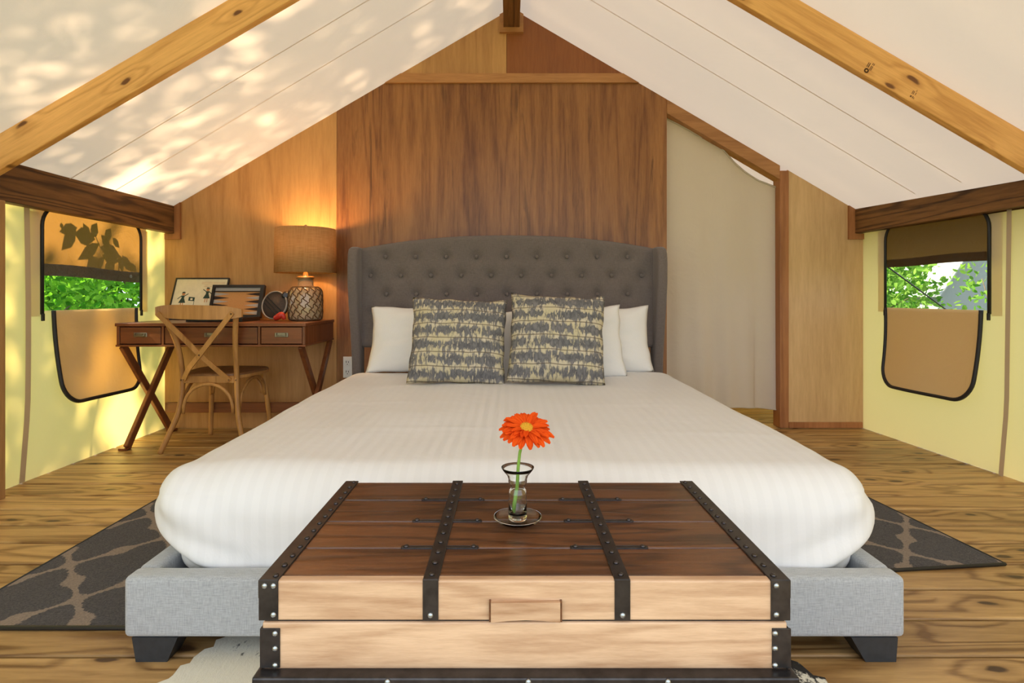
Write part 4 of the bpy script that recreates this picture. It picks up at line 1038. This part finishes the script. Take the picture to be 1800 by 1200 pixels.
arch((-1.695, 3.575, .245), (-1.690, 3.93, .29), .165); arch((-2.050, 3.575, .245), (-2.058, 3.93, .29), .165)

# ------------------------------------------------------------------ outside: trees, shrubs, neighbouring tent
LEAF = [(0, 0, 0), (.30, .26, .03), (.68, .24, .02), (1, 0, -.06), (.68, -.24, .02), (.30, -.26, .03)]
def add_leaf(b, p, d, up, size):
    d = d.normalized(); s_ = d.cross(up)
    if s_.length < 1e-4: s_ = Vector((1, 0, 0))
    s_.normalize(); n_ = s_.cross(d)
    b.add([p + d * x * size + s_ * y * size + n_ * z * size for x, y, z in LEAF], [(0, 1, 2, 3), (0, 3, 4, 5)])
def rdir(r): return Vector((r.gauss(0, 1), r.gauss(0, 1), r.gauss(0, 1))).normalized()
def foliage(root, cen, rad, n_, size, mat, seed, keep=None):
    r = random.Random(seed); b = B()
    for _ in range(n_):
        d = rdir(r); q = r.uniform(.25, 1) ** .5
        p = Vector(cen) + Vector((d.x * rad[0], d.y * rad[1], d.z * rad[2])) * q
        if p.z < -.5: continue
        if keep and not keep(p, r): continue
        add_leaf(b, p, rdir(r), rdir(r), size * r.uniform(.7, 1.3))
    o = b.build('foliage', M[mat], root); o['kind'] = 'stuff'; return o
def tree(label, base, cen, rad, n_, size, mat, seed, group=None, trunk_r=.10, cat='tree', name='tree', keep=None):
    root = thing(name, label, cat, base, group)
    r = random.Random(seed + 50); b0 = Vector(base); c = Vector(cen)
    B().tube(smooth([b0, b0.lerp(c, .5) + Vector((r.uniform(-.15, .15), r.uniform(-.15, .15), 0)), c]), [trunk_r * (1 - .6 * k / 12) for k in range(13)], 8).build('trunk', M['bark'], root)
    for k in range(5):
        d = rdir(r); d.z = abs(d.z) * .6
        B().tube([b0.lerp(c, .55 + .08 * k), c + Vector((d.x * rad[0], d.y * rad[1], d.z * rad[2])) * .75], [trunk_r * .35, trunk_r * .1], 6).build('branch', M['bark'], root)
    foliage(root, cen, rad, n_, size, mat, seed, keep); return root
# sun-side tree; gaps are cut in its crown to place the dapples
def wall_hit(p):
    t = (XL - p.x) / SUN.x; return p + SUN * t
def keep_dapple(p, r):
    h = wall_hit(p)
    if 2.9 < h.y < 4.05 and 1.12 < h.z < 1.60: return False
    if 2.9 < h.y < 4.05 and .80 < h.z < 1.10: return True
    if h.z > 1.6: return noise.noise(Vector((h.y * 1.6, h.z * 1.9, 3.3))) < .55
    nv = noise.noise(Vector((h.y * 2.6, h.z * 2.4, 7.3)))
    if h.y < 3.05: return nv < (.32 if h.z < .5 else .6)
    return nv < (-.16 if h.z < .8 and h.y > 3.25 else .15)
tree('broad tree outside the desk side wall, dappling the canvas', (-9.5, 2.0, -.6), (-8.3, 2.1, 5.7), (2.6, 4.3, 3.9), 26000, .16, 'leaf', 11, trunk_r=.16, keep=keep_dapple)
# sapling beside the left window: its leaves shade the storm flap
sap = thing('sapling', 'leafy sapling close outside the window by the desk', 'sapling', (-3.25, 3.3, -.55))
def flap_pt(cx, cy, dist):
    px, py = cx / 3.0, 340 + cy / 3.0; Y = 2.57 / ((895 - px) / 1000.0); p = at(px, py, Y); return p - SUN * dist
lv = B(); lr = random.Random(3)
leaves = [((395, 185), (325, 300), 62), ((400, 175), (310, 200), 55), ((385, 205), (500, 240), 80), ((470, 250), (430, 150), 55), ((480, 230), (505, 150), 60), ((560, 250), (580, 180), 60), ((530, 215), (590, 300), 50),
          ((595, 235), (635, 290), 36), ((525, 262), (405, 348), 58), ((530, 280), (645, 340), 70), ((545, 330), (640, 365), 60), ((520, 340), (450, 410), 70), ((560, 340), (500, 412), 50), ((585, 350), (615, 430), 55), ((600, 360), (560, 420), 40), ((640, 330), (660, 425), 48), ((650, 330), (705, 420), 52), ((690, 370), (725, 420), 40), ((318, 150), (322, 185), 22)]
for a, b_, wdt in leaves:
    p, q = flap_pt(*a, .40), flap_pt(*b_, .40); d = q - p; L_ = d.length; s_ = d.cross(SUN).normalized() * (wdt / 3000.0 * 3.4) * .5
    B().add([p, p.lerp(q, .3) + s_ * .9, p.lerp(q, .6) + s_, q, p.lerp(q, .6) - s_, p.lerp(q, .3) - s_ * .9], [(0, 1, 2, 3), (0, 3, 4, 5)]).build('leaf', M['leaf'], sap)
B().tube(smooth([(-3.25, 3.3, -.55), (-3.2, 3.35, .6), flap_pt(640, 420, .42), flap_pt(540, 300, .42), flap_pt(490, 200, .42)]), [.012] * 6 + [.008] * 6 + [.006] * 6 + [.004] * 7, 6).build('stem', M['bark'], sap)
# shrubs seen through the left window
for i, (c, rd_, n_, sz, mt_, lb) in enumerate([
    ((-4.6, 5.4, .75), (1.0, 1.0, 1.1), 5200, .075, 'leaf', 'dense green shrub nearest the desk side window'),
    ((-6.6, 6.6, .9), (1.6, 1.4, 1.5), 7000, .10, 'leaf', 'dense green shrub behind the nearest one, desk side'),
    ((-5.4, 8.2, 1.0), (1.6, 1.3, 1.6), 3600, .17, 'leaf', 'tall green shrub furthest back beyond the desk side window'),
    ((-8.6, 8.6, 1.4), (2.4, 2.0, 2.3), 4200, .2, 'leaf2', 'pale green bush in the distance beyond the desk side window')]):
    tree(lb, (c[0], c[1], -.55), c, rd_, n_, sz, mt_, 20 + i, 'shrubs beyond the desk side window', .05, 'shrub', 'shrub')
for i, (c, rd_, n_, sz, mt_, lb) in enumerate([
    ((4.75, 8.0, .9), (1.1, 1.1, 1.3), 5000, .09, 'leaf2', 'bright green shrub crossed by the guy rope, curtain side'),
    ((6.0, 11.2, 1.2), (1.9, 1.5, 1.9), 5000, .14, 'leaf', 'leafy shrub further back beside the grey tent'),
    ((5.9, 6.6, -.05), (.7, .7, .75), 900, .12, 'leaf2', 'low bright shrub in front of the grey tent'),
    ((8.0, 9.3, 1.05), (.75, .7, .75), 260, .12, 'leaf2', 'sparse bright shrub partly covering the grey tent'),
    ((13.5, 19.0, 3.0), (5.0, 3.0, 4.0), 9000, .36, 'leaf', 'big pale tree behind the grey tent')]):
    tree(lb, (c[0], c[1], -.55), c, rd_, n_, sz, mt_, 40 + i, 'shrubs beyond the curtain side window', .05, 'shrub', 'shrub')
nt_ = thing('neighbour_tent', 'pale grey canvas tent standing among the trees outside', 'tent', (11.0, 13.0, -.55))
tx0, tx1, ty0, ty1 = 9.1, 12.6, 12.0, 16.0; tm = (tx0 + tx1) / 2
B().prism([(tx0 + .25, -.55), (tx1 - .25, -.55), (tx1 - .25, 1.0), (tm, 3.5), (tx0 + .25, 1.0)], lambda x, z: (x, ty0 + .4, z), lambda x, z: (x, ty1, z)).build('tent_body', M['tentgrey'], nt_)
for s_ in (-1, 1):
    e = tx0 if s_ < 0 else tx1
    B().add([(tm, ty0, 3.6), (e, ty0, .95), (e, ty1, .95), (tm, ty1, 3.6), (tm, ty0, 3.64), (e, ty0, .99), (e, ty1, .99), (tm, ty1, 3.64)], [(0, 1, 2, 3), (7, 6, 5, 4), (0, 4, 5, 1), (1, 5, 6, 2), (2, 6, 7, 3), (3, 7, 4, 0)]).build('fly_sheet', M['tentgrey'], nt_)
gr = B().tube([(2.85, 4.33, 1.32), (4.05, 5.0, -.55)], .007, 6).build('guy_rope', M['zip'])
g0 = at(1562, 470, 4.30); g1 = at(1652, 536, 4.75); dd = g1 - g0
bpy.data.objects.remove(gr)
gr = B().tube([g0 - dd * .12, g0, g1, g1 + dd * 1.55], .006, 6).build('guy_rope', M['zip'])
tag(gr, 'thin dark guy rope slanting down outside the curtain side window', 'rope')
